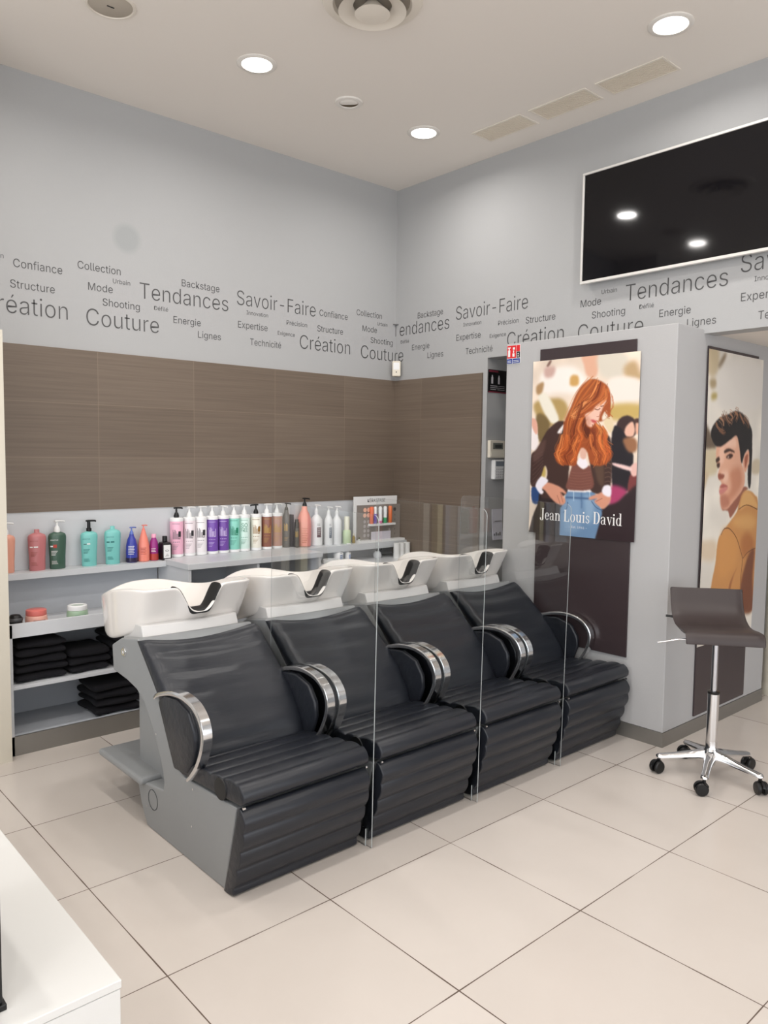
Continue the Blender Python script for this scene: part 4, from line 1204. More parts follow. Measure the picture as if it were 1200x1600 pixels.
PIC_W = [('p',(222,172,145),1.2,1,[(34.1,-1.1),(44.6,-0.2),(43.7,11.3),(37.8,11.0),(35.6,5.2)]),('p',(214,205,190),2.0,1,[(44.6,-0.2),(62.0,1.3),(60.0,12.4),(47.5,11.6)]),('p',(242,234,226),2.5,1,[(5.8,7.6),(26.2,4.5),(37.2,12.6),(34.9,20.3),(17.0,19.4),(8.4,19.6)]),('p',(205,160,95),1.2,1,[(27.1,10.2),(31.8,10.5),(32.0,15.6),(26.6,15.3)]),('p',(190,160,120),2.0,1,[(60.4,7.6),(66.9,5.0),(70.2,14.7),(62.5,14.2)]),('p',(236,225,215),1.5,1,[(52.0,13.5),(69.1,14.6),(69.5,25.8),(53.1,26.2)]),('p',(196,168,100),2.0,1,[(52.6,27.8),(69.6,27.9),(69.9,35.4),(60.9,36.3),(52.8,34.9)]),('p',(178,150,95),1.8,1,[(1.9,24.0),(19.2,22.4),(25.7,28.5),(21.8,36.4),(13.4,38.6),(3.7,32.4)]),('p',(235,228,212),1.2,1,[(4.1,20.5),(10.6,19.7),(19.6,34.0),(15.5,36.9),(10.3,32.6)]),('p',(120,100,65),1.2,1,[(3.7,31.2),(9.5,32.0),(13.4,38.6),(7.1,48.0),(3.2,39.6)]),('p',(125,95,85),0.8,1,[(9.7,3.2),(11.7,0.4),(13.2,0.6),(11.1,3.9)]),('p',(200,165,155),1.5,1,[(8.6,4.3),(15.8,4.2),(14.5,9.4),(8.8,9.6)]),('p',(170,135,95),1.2,1,[(2.8,14.5),(7.8,12.5),(6.9,18.3),(3.3,19.3)]),('p',(190,165,90),1.0,1,[(5.5,65.2),(10.5,61.5),(11.1,67.5),(9.3,68.1)]),('p',(240,230,228),0.6,1,[(-0.9,40.1),(3.5,38.4),(5.0,51.0),(-0.9,51.0)]),('p',(225,170,150),0.6,1,[(-0.4,33.5),(3.4,34.8),(4.7,41.4),(2.9,42.6),(0.2,38.3)]),('p',(40,70,120),0.8,1,[(1.3,74.4),(8.1,75.9),(8.3,83.1),(2.3,83.5)]),('p',(62,45,45),0.7,1,[(59.0,35.1),(63.8,33.6),(68.1,36.4),(69.0,42.3),(67.3,45.0),(63.7,46.6),(59.5,47.6),(57.0,46.5),(57.0,39.4)]),('p',(228,180,158),0.6,1,[(62.9,39.5),(66.4,36.9),(68.0,40.7),(67.3,44.5),(64.3,45.0),(62.1,43.3)]),('p',(80,55,50),0.5,1,[(67.5,35.9),(69.9,35.4),(70.0,38.6),(68.5,38.6)]),('p',(228,175,150),0.5,1,[(68.5,38.0),(70.1,38.1),(70.2,43.4),(68.7,42.9)]),('p',(36,32,38),0.7,1,[(54.6,42.0),(59.2,39.9),(63.7,46.4),(67.6,54.5),(67.4,62.6),(66.5,72.4),(61.2,74.8),(55.7,70.6)]),('p',(150,104,74),1.2,1,[(61.3,46.4),(67.3,45.4),(69.8,48.6),(68.8,52.9),(64.6,52.9)]),('p',(120,60,60),0.8,1,[(66.3,65.4),(70.7,65.3),(70.8,73.3),(65.4,74.6)]),('p',(226,182,172),0.6,1,[(66.1,61.0),(70.2,58.8),(70.7,64.7),(67.5,65.9)]),('p',(235,200,195),0.5,1,[(55.6,59.0),(66.1,61.0),(66.2,63.2),(56.9,60.7)]),('p',(170,62,104),1.6,1,[(55.1,71.8),(62.9,72.6),(64.9,75.8),(59.0,82.7),(54.6,82.9)]),('p',(48,34,38),1.0,1,[(71.3,72.8),(65.4,74.6),(58.9,80.4),(51.5,83.1),(45.3,90.2),(44.5,104.5),(71.9,102.5)]),('p',(44,34,36),0.6,1,[(8.1,77.1),(21.2,80.1),(27.7,87.9),(24.2,106.4),(0.9,108.6),(1.9,94.4),(6.1,84.5)]),('p',(108,140,175),0.4,0,[(26.2,74.9),(44.7,74.7),(48.9,83.2),(50.3,87.1),(46.3,101.5),(22.6,102.7),(22.4,85.9),(25.1,82.2)]),('p',(140,168,196),2.0,1,[(38.9,76.9),(44.9,81.2),(44.0,91.5),(40.1,92.9),(38.8,83.8)]),('p',(130,160,192),2.5,1,[(27.4,79.8),(35.6,79.4),(36.2,96.6),(26.7,98.6),(26.3,88.0)]),('p',(80,108,145),0.3,0,[(36.3,75.3),(36.9,75.3),(37.2,85.1),(36.6,85.1)]),('p',(66,92,130),0.25,0,[(26.0,79.0),(45.5,78.9),(45.5,79.6),(26.1,79.6)]),('s',(70,95,130),0.5,1.0,[(43.3,80.7),(46.3,83.9),(50.3,85.4)]),('s',(70,95,130),0.5,1.0,[(27.5,82.1),(27.0,85.7),(25.0,88.1)]),('s',(165,190,212),0.7,1.0,[(31.3,75.6),(31.5,80.8)]),('s',(165,190,212),0.6,1.0,[(41.8,75.4),(42.2,79.1)]),('p',(238,232,232),0.3,1,[(26.9,74.5),(43.3,73.3),(45.4,75.0),(36.8,75.9),(26.3,75.7)]),('p',(66,46,42),0.4,1,[(19.7,35.5),(14.1,38.6),(10.9,41.5),(7.1,47.4),(4.3,52.2),(0.3,55.0),(-0.1,65.3),(0.5,73.2),(5.0,73.7),(7.8,68.1),(10.5,61.5),(12.5,66.8),(8.1,78.3),(11.9,80.6),(21.2,80.1),(27.0,75.7),(27.6,64.7),(27.9,53.1),(24.7,40.4),(31.5,38.9),(25.9,36.5)]),('p',(66,46,42),0.4,1,[(41.3,53.0),(46.4,50.8),(51.3,44.1),(54.2,47.5),(55.0,58.5),(54.8,71.2),(51.7,71.9),(49.9,76.4),(45.4,76.1),(42.0,73.4),(41.6,61.5)]),('p',(88,64,58),1.2,1,[(1.5,55.6),(5.7,49.6),(10.7,46.1),(8.8,54.4),(3.1,59.2)]),('p',(90,68,56),1.0,1,[(44.1,58.7),(49.2,57.5),(50.4,70.8),(47.1,69.8)]),('s',(104,80,70),0.5,0.7,[(50.7,54.7),(52.9,54.1),(54.5,54.9)]),('s',(95,70,66),0.6,0.5,[(1.5,56.2),(5.1,54.4),(8.8,53.2)]),('s',(104,80,70),0.5,0.7,[(50.8,57.2),(53.0,56.6),(54.6,57.4)]),('s',(95,70,66),0.6,0.5,[(1.6,59.0),(5.2,56.8),(8.8,55.0)]),('s',(104,80,70),0.5,0.7,[(50.9,59.7),(53.1,59.1),(54.7,59.9)]),('s',(95,70,66),0.6,0.5,[(1.7,61.7),(5.3,59.2),(8.9,56.8)]),('s',(104,80,70),0.5,0.7,[(51.0,62.2),(53.2,61.6),(54.8,62.4)]),('s',(95,70,66),0.6,0.5,[(1.7,64.4),(5.4,61.6),(9.0,58.6)]),('s',(104,80,70),0.5,0.7,[(51.1,64.7),(53.3,64.1),(54.9,64.9)]),('s',(95,70,66),0.6,0.5,[(1.8,67.1),(5.5,64.0),(9.0,60.3)]),('s',(104,80,70),0.5,0.7,[(51.2,67.2),(53.4,66.6),(55.0,67.3)]),('s',(95,70,66),0.6,0.5,[(1.9,69.8),(5.5,66.4),(9.1,62.1)]),('s',(104,80,70),0.5,0.7,[(51.3,69.7),(53.5,69.1),(55.1,69.8)]),('s',(95,70,66),0.6,0.5,[(2.0,72.6),(5.6,68.8),(9.1,63.9)]),('p',(122,76,66),0.4,1,[(30.2,60.0),(32.9,59.7),(37.0,62.6),(40.9,60.7),(42.7,64.3),(43.4,73.6),(26.9,74.6),(27.7,67.6)]),('s',(146,98,84),0.35,0.5,[(28.3,64.7),(35.1,65.2),(42.4,64.1)]),('s',(146,98,84),0.35,0.5,[(28.4,66.3),(35.2,66.8),(42.4,65.7)]),('s',(146,98,84),0.35,0.5,[(28.4,67.9),(35.2,68.4),(42.5,67.3)]),('s',(146,98,84),0.35,0.5,[(28.5,69.5),(35.3,70.0),(42.5,68.8)]),('s',(146,98,84),0.35,0.5,[(28.5,71.1),(35.3,71.6),(42.6,70.4)]),('s',(146,98,84),0.35,0.5,[(28.6,72.8),(35.4,73.2),(42.6,72.0)]),('p',(240,232,236),0.3,1,[(32.9,59.7),(34.8,56.5),(37.4,55.9),(40.3,60.4),(37.0,62.6)]),('p',(222,178,160),0.4,1,[(35.8,46.2),(39.1,46.3),(38.8,55.9),(36.2,57.1),(34.7,54.2)]),('p',(214,150,124),0.35,1,[(8.7,74.1),(11.6,71.0),(20.9,73.1),(25.9,76.1),(25.6,77.3),(22.5,76.5),(26.0,81.0),(24.5,83.7),(21.3,83.6),(18.4,82.3),(14.4,79.2),(11.7,76.4)]),('s',(170,105,88),0.4,1.0,[(22.1,76.5),(24.2,82.3)]),('s',(170,105,88),0.4,1.0,[(20.0,78.4),(22.3,83.3)]),('p',(238,232,240),0.3,1,[(7.8,68.1),(13.3,70.1),(8.8,74.7),(10.3,77.0),(8.1,78.3),(5.1,75.5),(4.2,72.5)]),('p',(214,150,124),0.35,1,[(49.9,75.3),(55.0,77.3),(54.5,80.7),(51.5,84.2),(48.9,83.8),(44.9,80.6),(47.4,78.8),(42.3,79.9),(41.3,79.1),(43.5,77.6),(47.4,76.3)]),('s',(170,105,88),0.4,1.0,[(46.2,80.6),(50.0,78.7)]),('p',(238,232,240),0.3,1,[(50.7,71.9),(54.8,71.8),(54.9,77.6),(49.9,75.9)]),('p',(236,230,228),0.3,1,[(18.8,41.9),(23.2,37.3),(22.0,41.7),(21.0,42.7)]),('p',(158,78,40),0.35,1,[(39.9,12.8),(45.1,13.7),(50.3,16.7),(52.6,21.2),(53.2,28.4),(52.7,33.8),(48.4,36.2),(44.6,37.0),(50.5,41.0),(51.9,44.8),(51.4,46.4),(54.7,53.0),(54.3,56.9),(50.6,60.2),(45.5,60.9),(41.5,59.3),(39.3,53.1),(35.9,50.8),(33.4,54.8),(32.2,60.5),(26.8,60.9),(20.5,60.2),(17.5,56.1),(18.7,49.6),(20.1,48.0),(22.7,42.8),(23.8,35.3),(27.7,27.4),(30.8,20.7),(34.7,15.8)]),('p',(236,192,172),0.35,1,[(50.5,24.4),(48.8,28.2),(47.3,31.5),(46.7,33.1),(45.9,36.2),(44.0,36.9),(41.5,39.4),(38.8,37.9),(37.3,33.4),(37.9,31.7),(41.8,30.2),(43.7,28.0),(46.8,25.9)]),('p',(214,158,136),1.2,1,[(37.9,32.3),(40.6,34.6),(40.8,38.6),(38.5,37.7),(37.3,34.0)]),('p',(190,80,80),0.2,1,[(41.2,35.1),(44.6,36.0),(44.0,37.2),(41.7,36.4)]),('s',(120,70,55),0.5,1.0,[(43.4,29.4),(45.3,29.9),(46.6,29.3)]),('s',(110,60,45),0.5,1.0,[(47.2,28.1),(48.8,27.9)]),('s',(190,120,100),0.4,1.0,[(47.0,30.9),(46.3,33.4),(44.8,33.6)]),('p',(96,42,24),0.7,1,[(37.3,33.4),(38.2,38.5),(40.9,40.8),(39.7,45.9),(37.0,43.6),(35.5,37.9)]),('p',(236,222,205),0.4,1,[(48.3,33.2),(50.5,30.5),(51.8,33.3),(50.3,35.2),(48.4,35.7)]),('p',(225,205,170),0.5,1,[(49.4,36.2),(53.7,33.9),(55.5,39.4),(53.7,42.7),(51.1,40.4)]),('s',(212,120,62),1.1,0.8,[(40.5,13.4),(33.5,20.3),(28.5,29.7),(25.9,36.5),(25.5,44.6)]),('s',(196,104,52),1.1,0.8,[(43.1,13.8),(36.9,21.0),(31.1,28.7),(28.0,37.7),(27.7,48.1)]),('s',(222,140,80),1.1,0.8,[(45.1,14.8),(40.2,22.3),(33.8,27.6),(29.3,34.3)]),('s',(112,48,24),1.1,0.8,[(46.4,15.4),(43.5,23.5),(35.2,28.8),(31.4,36.6),(30.3,44.6)]),('s',(205,112,58),1.1,0.8,[(49.0,17.2),(46.7,23.7),(40.4,27.9),(35.2,31.1),(27.9,32.6)]),('s',(230,150,92),1.1,0.8,[(37.7,25.5),(33.8,28.8),(28.6,32.6),(32.6,33.3)]),('s',(120,54,28),1.1,0.8,[(35.0,25.4),(32.6,33.3),(29.6,42.3),(31.8,48.1)]),('s',(214,125,66),1.1,0.8,[(50.4,19.5),(50.5,23.9),(46.8,27.0)]),('s',(170,84,44),1.1,0.8,[(52.0,21.2),(52.6,28.4),(50.1,30.5),(52.8,33.8)]),('s',(210,118,62),1.1,0.8,[(35.4,34.5),(32.9,40.1),(35.8,45.8),(31.8,48.1)]),('s',(224,136,72),1.1,0.8,[(44.7,38.1),(47.4,42.0),(46.3,47.0),(49.6,50.4)]),('s',(120,50,28),1.1,0.8,[(42.2,40.3),(43.7,46.4),(41.2,50.9)]),('s',(218,128,68),1.1,0.8,[(48.6,39.3),(51.3,43.7),(50.2,48.2),(53.4,50.9)]),('s',(214,110,52),1.2,0.8,[(26.2,43.9),(25.1,50.8),(20.3,54.3),(24.0,58.9)]),('s',(130,54,26),1.2,0.8,[(29.6,43.9),(27.9,52.0),(24.5,55.4),(26.8,60.1)]),('s',(226,128,66),1.2,0.8,[(33.1,45.1),(29.9,50.8),(32.0,54.8),(28.8,58.9)]),('s',(205,98,46),1.2,0.8,[(35.7,42.8),(34.5,48.5),(33.3,52.5),(31.5,57.7)]),('s',(226,132,70),1.2,0.8,[(41.0,44.0),(42.5,50.8),(45.3,54.7),(44.1,59.2)]),('s',(140,60,30),1.2,0.8,[(43.6,44.1),(45.1,50.8),(47.9,55.2),(47.4,59.7)]),('s',(220,120,60),1.2,0.8,[(46.8,44.1),(48.3,50.2),(51.0,54.1),(49.9,58.6)]),('s',(200,96,46),1.2,0.8,[(50.6,44.1),(51.5,50.8),(54.2,54.1),(51.8,58.0)]),('s',(226,136,76),1.2,0.8,[(22.0,43.8),(20.8,49.6),(18.9,54.3),(21.1,58.4)])]
PIC_M = [('p',(190,172,140),2.5,1,[(-0.6,-0.0),(11.1,-0.3),(11.1,11.0),(2.7,14.8),(-1.8,8.5)]),('p',(125,105,80),1.6,1,[(17.3,1.8),(20.7,1.0),(14.9,8.9),(10.9,8.3)]),('p',(222,216,208),4,1,[(19.8,6.6),(65.2,2.7),(65.6,27.4),(13.9,30.0),(10.6,16.5)]),('p',(160,140,105),2.0,1,[(1.8,16.2),(8.6,15.7),(9.0,19.8),(3.2,20.6)]),('p',(165,145,80),1.6,1,[(4.4,23.7),(10.2,22.9),(10.5,25.6),(4.7,26.8)]),('p',(105,90,75),1.6,1,[(-3.9,37.5),(1.2,41.8),(8.6,48.5),(12.0,53.0),(1.4,54.0),(-4.4,48.7)]),('p',(205,190,160),2,1,[(-3.3,55.5),(12.1,53.9),(13.3,66.4),(-4.3,66.3)]),('p',(200,180,150),1.2,1,[(-3.2,67.8),(4.4,66.5),(1.9,71.5),(-3.0,80.5)]),('p',(215,195,170),2.5,1,[(-2.9,104.2),(15.8,104.5),(15.7,114.9),(-2.2,112.5)]),('p',(200,185,160),1.5,1,[(59.8,59.7),(69.1,59.2),(69.3,66.7),(59.4,66.7)]),('p',(150,92,72),0.5,1,[(23.8,81.2),(45.6,75.0),(54.6,75.7),(50.4,78.1),(42.3,85.7),(33.3,92.1),(29.7,88.1),(22.3,86.9)]),('p',(224,170,142),0.4,1,[(12.8,50.7),(23.7,48.1),(36.0,44.5),(43.3,52.5),(44.1,59.8),(49.2,66.6),(49.8,72.2),(45.9,77.5),(33.6,84.4),(28.5,86.9),(22.3,86.6),(20.2,84.0),(19.0,79.2),(17.6,75.0),(19.9,72.2),(16.1,69.4),(15.1,67.0),(17.0,62.8),(12.9,60.1)]),('p',(200,136,106),3.0,1,[(29.7,66.2),(42.2,63.3),(46.4,72.1),(39.4,78.8),(29.2,83.3),(24.9,81.3),(32.6,74.8)]),('p',(236,190,165),1.6,1,[(16.0,52.9),(22.0,51.0),(21.8,59.9),(17.9,62.2),(17.3,65.9)]),('p',(236,192,168),1.6,1,[(19.3,66.1),(26.4,65.2),(27.9,70.0),(22.9,71.8)]),('p',(240,196,172),2.0,1,[(21.9,50.5),(34.1,46.5),(36.7,51.7),(26.2,52.3)]),('p',(150,85,68),0.35,1,[(15.8,67.0),(23.0,67.5),(22.2,69.4),(17.6,70.1),(15.9,69.3)]),('p',(170,92,84),0.3,1,[(18.0,74.3),(22.0,72.7),(28.4,74.3),(21.2,75.0)]),('p',(205,130,122),0.3,1,[(18.2,75.7),(28.4,74.7),(23.0,77.9),(18.9,78.5)]),('p',(186,122,98),1.8,1,[(19.5,79.2),(26.7,79.0),(31.4,84.3),(23.3,86.4),(20.2,84.0)]),('p',(60,38,30),0.35,1,[(21.8,54.2),(27.3,52.8),(33.8,54.1),(34.7,55.0),(28.5,54.4),(22.9,55.4)]),('p',(60,38,30),0.3,1,[(12.1,59.0),(15.5,57.6),(16.6,59.4),(13.0,60.8)]),('p',(70,42,34),0.35,1,[(24.6,57.3),(29.7,55.6),(33.0,56.7),(30.0,58.4),(25.7,58.2)]),('p',(70,42,34),0.35,1,[(13.3,61.7),(16.8,60.8),(16.8,63.1),(14.5,63.6)]),('p',(226,205,190),0.15,1,[(26.2,57.5),(27.9,57.1),(27.8,58.0),(26.6,58.0)]),('p',(226,168,138),0.3,1,[(48.1,55.9),(52.3,53.4),(54.7,54.8),(54.3,61.2),(50.3,66.6),(50.3,66.3),(48.0,65.3),(46.4,61.4),(45.9,61.2)]),('p',(160,92,68),0.4,1,[(48.8,57.3),(52.6,55.8),(52.4,59.8),(50.0,63.7),(48.5,60.3)]),('p',(32,27,27),0.4,1,[(6.1,42.1),(9.3,39.3),(14.5,36.4),(24.5,34.1),(32.6,31.9),(39.0,31.8),(45.8,33.7),(51.7,37.3),(56.8,42.0),(57.8,49.9),(58.4,57.3),(58.2,66.7),(58.3,72.3),(56.9,75.7),(54.4,73.2),(53.3,63.4),(54.8,61.2),(54.1,54.3),(51.7,53.1),(47.6,56.4),(45.3,60.8),(43.5,59.3),(41.8,54.0),(37.2,45.5),(29.9,47.5),(18.9,51.5),(12.1,51.8),(7.2,48.9),(4.9,45.4)]),('s',(150,105,78),1.3,0.85,[(10.8,39.3),(13.0,41.9),(19.3,44.0)]),('s',(170,125,95),1.3,0.85,[(15.5,36.3),(19.2,38.0),(19.9,40.3)]),('s',(165,118,88),1.3,0.85,[(22.4,34.6),(24.7,36.9),(28.0,38.6)]),('s',(180,130,98),1.3,0.85,[(27.5,33.5),(30.8,35.2),(28.9,37.2)]),('s',(172,122,90),1.3,0.85,[(33.7,32.3),(37.1,33.5),(35.2,36.0)]),('s',(150,104,76),1.3,0.85,[(40.3,33.4),(43.8,36.1),(46.2,38.0)]),('s',(120,82,60),1.3,0.85,[(15.1,42.8),(19.3,44.3),(22.3,43.7)]),('s',(140,96,70),1.3,0.85,[(45.9,35.1),(50.7,37.8),(52.0,40.2)]),('s',(128,88,66),1.3,0.85,[(19.3,34.3),(21.6,37.0)]),('p',(198,140,82),0.4,1,[(50.3,77.3),(58.3,77.5),(64.3,79.9),(69.5,85.1),(72.8,114.4),(72.0,140.1),(67.1,149.8),(13.3,143.1),(13.5,128.9),(17.0,117.3),(18.8,104.7),(23.5,99.8),(30.4,95.8),(40.5,89.5),(43.3,84.7),(46.1,79.9)]),('p',(216,166,104),1.0,1,[(49.3,78.1),(58.3,78.3),(67.1,84.5),(68.6,87.6),(55.7,85.7),(44.7,87.7)]),('p',(214,162,100),3.5,1,[(34.5,94.1),(54.0,91.1),(68.2,94.7),(64.1,99.6),(48.0,98.7)]),('p',(176,112,62),3,1,[(48.8,105.7),(57.4,102.2),(67.4,108.9),(61.0,114.0),(52.0,115.8)]),('p',(206,146,84),3.5,1,[(22.6,101.1),(35.1,99.9),(44.7,109.3),(41.6,121.9),(22.8,125.0)]),('p',(120,70,44),2,1,[(61.0,114.5),(67.9,113.0),(67.3,129.3),(69.5,150.1),(53.1,148.1),(51.5,132.8),(55.1,123.1)]),('p',(165,104,60),0.8,1,[(45.9,121.3),(41.0,126.8),(37.6,136.3),(39.6,146.4),(35.3,145.9),(36.0,131.2)]),('s',(110,66,36),0.55,1.0,[(43.6,87.7),(51.2,85.7),(58.0,86.0),(68.8,88.6)]),('s',(110,66,36),0.55,1.0,[(26.4,97.8),(32.8,98.4),(41.9,103.8),(48.3,111.6),(52.2,117.1)]),('s',(110,66,36),0.55,1.0,[(52.2,117.1),(58.7,113.8),(68.9,112.1)]),('s',(110,66,36),0.55,1.0,[(22.6,101.1),(24.5,98.9),(27.0,97.8)]),('s',(110,66,36),0.55,1.0,[(52.2,117.3),(51.0,127.7),(51.8,135.3)])]
def at1(u, v, d=0):
    bul = .006 * math.sin(PI * u) + .004 * v - .002
    return (.060 - max(0, bul) - d, -1.149 - .70 * u, 2.088 - 1.014 * v)
pw = obj('poster', poster_mesh(paint(PIC_W, 70, 101.4, 3.4, (232, 214, 196)), at1, 0), M_print)
tag(pw, 'poster of a red haired woman in jeans, hung on the pillar front', 'poster')
def at2(u, v, d=0):
    bul = .006 * math.sin(PI * v)
    return (.385 + .69 * u, -2.0605 - bul - d, 2.113 - 1.622 * v)
pm = obj('poster', poster_mesh(paint(PIC_M, 69.5, 162.2, 2.9, (226, 219, 208)), at2, 0), M_print)
tag(pm, 'tall poster of a dark haired man in a camel jacket, hung on the pillar side', 'poster')

# serif lettering of the poster, drawn glyph by glyph (x-height 1, capitals 1.55)
class Pen:
    def __init__(self): self.polys = []
    def rect(self, x0, x1, y0, y1): self.polys.append([(x0, y0), (x1, y0), (x1, y1), (x0, y1)])
    def stem(self, x, y0, y1, w=.20, top=True, bot=True, flag=False):
        self.rect(x, x + w, y0, y1)
        if bot: self.rect(x - .11, x + w + .11, y0, y0 + .05)
        if top: self.rect(x - .11, x + w + .11, y1 - .05, y1)
        if flag: self.polys.append([(x - .13, y1 - .08), (x, y1 - .14), (x + w, y1), (x + .02, y1)])
    def bowl(self, cx, cy, rx, ry, a0, a1, thick=.20, thin=.05, n=18):
        for k in range(n):
            q = []
            for a, inner in ((a0 + (a1 - a0) * k / n, 0), (a0 + (a1 - a0) * (k + 1) / n, 0), (a0 + (a1 - a0) * (k + 1) / n, 1), (a0 + (a1 - a0) * k / n, 1)):
                a = math.radians(a)
                X, Y = (rx - thick, ry - thin) if inner else (rx, ry)
                q.append((cx + X * math.cos(a), cy + Y * math.sin(a)))
            self.polys.append(q)
    def dot(self, x, y, r=.12, n=12):
        self.polys.append([(x + r * math.cos(2 * PI * k / n), y + r * math.sin(2 * PI * k / n)) for k in range(n)])
def glyph(c):
    p = Pen()
    if c == 'J':
        p.rect(.32, .54, .1, 1.55); p.rect(.18, .68, 1.50, 1.55); p.bowl(.22, .12, .32, .22, 180, 360, .2, .05); p.dot(.02, .16, .12); w = .72
    elif c == 'e':
        p.bowl(.40, .5, .38, .5, 0, 360, .19, .05) if False else p.bowl(.40, .5, .38, .5, 0, 325, .19, .05); p.rect(.19, .76, .50, .56); w = .80
    elif c == 'a':
        p.bowl(.36, .74, .34, .26, 0, 160, .18, .05); p.rect(.50, .70, .05, .74); p.rect(.66, .84, 0, .06); p.bowl(.34, .28, .30, .29, 60, 320, .17, .05); p.dot(.10, .76, .09); w = .86
    elif c in 'nu':
        if c == 'n':
            p.stem(.12, 0, 1, top=False, flag=True); p.bowl(.52, .66, .34, .34, 0, 170, .20, .06); p.stem(.66, 0, .70, top=False); w = 1.0
        else:
            p.stem(.12, .3, 1, bot=False, flag=True); p.bowl(.46, .32, .34, .33, 180, 350, .2, .06); p.stem(.66, 0, 1, bot=False, flag=True); p.rect(.8, .95, 0, .05); w = 1.0
    elif c == 'L':
        p.stem(.14, 0, 1.55, .23); p.rect(.1, .95, 0, .055); p.polys.append([(.95, 0), (.95, .42), (.90, .42), (.80, .05)]); w = 1.04
    elif c == 'o':
        p.bowl(.42, .5, .40, .51, 0, 360, .2, .05, 28); w = .86
    elif c == 'i':
        p.stem(.12, 0, 1, top=False, flag=True); p.dot(.22, 1.32, .13); w = .46
    elif c == 's':
        p.bowl(.34, .74, .27, .26, 20, 270, .14, .07); p.bowl(.34, .26, .29, .27, -160, 90, .14, .07); p.polys.append([(.10, .66), (.26, .56), (.58, .32), (.46, .44)]); p.rect(.54, .59, .70, .95); p.rect(.06, .11, .05, .30); w = .68
    elif c == 'D':
        p.stem(.14, 0, 1.55, .23); p.rect(.2, .56, 0, .05); p.rect(.2, .56, 1.5, 1.55); p.bowl(.52, .775, .55, .775, -90, 90, .24, .05, 26); w = 1.14
    elif c == 'v':
        p.polys.append([(.04, 1), (.26, 1), (.52, .14), (.42, 0)]); p.polys.append([(.68, 1), (.74, 1), (.48, 0), (.42, 0)]); p.rect(-.02, .34, .95, 1); p.rect(.56, .84, .95, 1); w = .80
    elif c == 'd':
        p.bowl(.40, .5, .38, .51, 30, 330, .19, .05); p.rect(.58, .78, 0, 1.55); p.rect(.46, .7, 1.5, 1.55); p.rect(.7, .92, 0, .05); w = .94
    else:
        w = .42
    return p.polys, w
b = NB(); x = 0; polys = []
for ch in 'Jean Louis David':
    P, w = glyph(ch)
    polys += [[(x + a, q) for a, q in poly] for poly in P]
    x += w + .07
kx = .543 / x; kz = .0435
for i, poly in enumerate(polys):
    b.faces.new([b.verts.new((at1((.086 + a * kx) / .70, .918)[0] - .0012 - .00001 * (i % 9), -1.149 - .086 - a * kx, 2.088 - .932 + q * kz)) for a, q in poly])
M_letter = mat('white_poster_lettering', (240, 238, 236), .5)
lt = obj('lettering', b, M_letter, pw)
b = NB()
def est(u, v): return (at1((.29 + u) / .70, .95)[0] - .0012, -1.149 - .29 - u, 2.088 - .966 + v)
add_text(b, '- Est. 1961 -', .118, .012, est, 0)
obj('lettering', b, M_letter, pw)
# ------------------------------------------------------------------ small things on the walls
t = thing('safety_sign', 'small red and blue fire extinguisher sign at the pillar corner', 'sign', (.0715, -.936, 2.09))
M_sr, M_sb = mat('sign_red', (214, 38, 44), .4), mat('sign_blue', (34, 62, 140), .4)
obj('plate', box(NB(), -.003, 0, -.106, -.004, 0, .112), M_white, t)
b = NB(); box(b, -.0042, -.0032, -.075, -.006, .034, .110); box(b, -.0042, -.0032, -.104, -.078, .072, .110)
obj('red_field', b, M_sr, t)
b = NB(); box(b, -.0042, -.0032, -.046, -.006, .002, .030); box(b, -.0042, -.0032, -.104, -.050, .002, .030)
obj('blue_field', b, M_sb, t)
obj('black_field', box(NB(), -.0042, -.0032, -.104, -.080, .034, .070), M_black, t)
b = NB()
box(b, -.0050, -.0043, -.030, -.014, .042, .082); box(b, -.0050, -.0043, -.026, -.018, .082, .094); box(b, -.0050, -.0043, -.034, -.012, .094, .100)
box(b, -.0050, -.0043, -.064, -.048, .042, .062); box(b, -.0050, -.0043, -.060, -.052, .066, .080); box(b, -.0050, -.0043, -.066, -.050, .084, .098)
box(b, -.0050, -.0043, -.095, -.088, .040, .048); box(b, -.0050, -.0043, -.095, -.088, .054, .062)
for k in range(2): box(b, -.0050, -.0043, -.040, -.012, .008 + .009 * k, .011 + .009 * k); box(b, -.0050, -.0043, -.098, -.056, .008 + .009 * k, .011 + .009 * k)
obj('lettering', b, M_white, t)

t = thing('motion_sensor', 'small white alarm sensor in the corner above the tiles', 'sensor', (.353 - .042, .385 - .060, 2.118), math.radians(-45))
obj('casing', box(NB(), -.032, .032, -.026, .016, 0, .115), M_ivory, t, bevel=.008)
b = NB(); box(b, -.022, .022, -.0268, -.0255, .05, .102); obj('lens', b, M_white, t)
b = NB(); box(b, -.004, .004, -.0268, -.0255, .028, .036); obj('indicator', b, M_black, t)
b = NB(); box(b, -.02, .02, .016, .034, .04, .08); obj('mount', b, M_ivory, t)

YJ = -.54
t = thing('thermostat', 'cream thermostat with a grey display beside the pillar', 'thermostat', (.447, YJ, 1.516))
obj('casing', box(NB(), -.078, .078, -.026, 0, 0, .118), M_ivory, t, bevel=.004)
obj('display', box(NB(), -.05, .055, -.0275, -.026, .058, .102), mat('lcd_grey', (112, 114, 106), .3), t)
b = NB(); box(b, -.03, .04, -.029, -.0276, .068, .090); obj('readout', b, mat('lcd_dark', (60, 62, 60), .4), t)
obj('flap', box(NB(), -.07, .07, -.028, -.026, .008, .046), mat('ivory_flap', (228, 221, 205), .4), t)
t = thing('alarm_keypad', 'white alarm keypad hanging just below the thermostat', 'keypad', (.462, YJ, 1.366))
obj('casing', box(NB(), -.052, .05, -.034, 0, 0, .136), M_white, t, bevel=.008)
obj('display', box(NB(), -.04, .045, -.0355, -.034, .092, .126), mat('keypad_lcd', (128, 134, 142), .3), t)
b = NB()
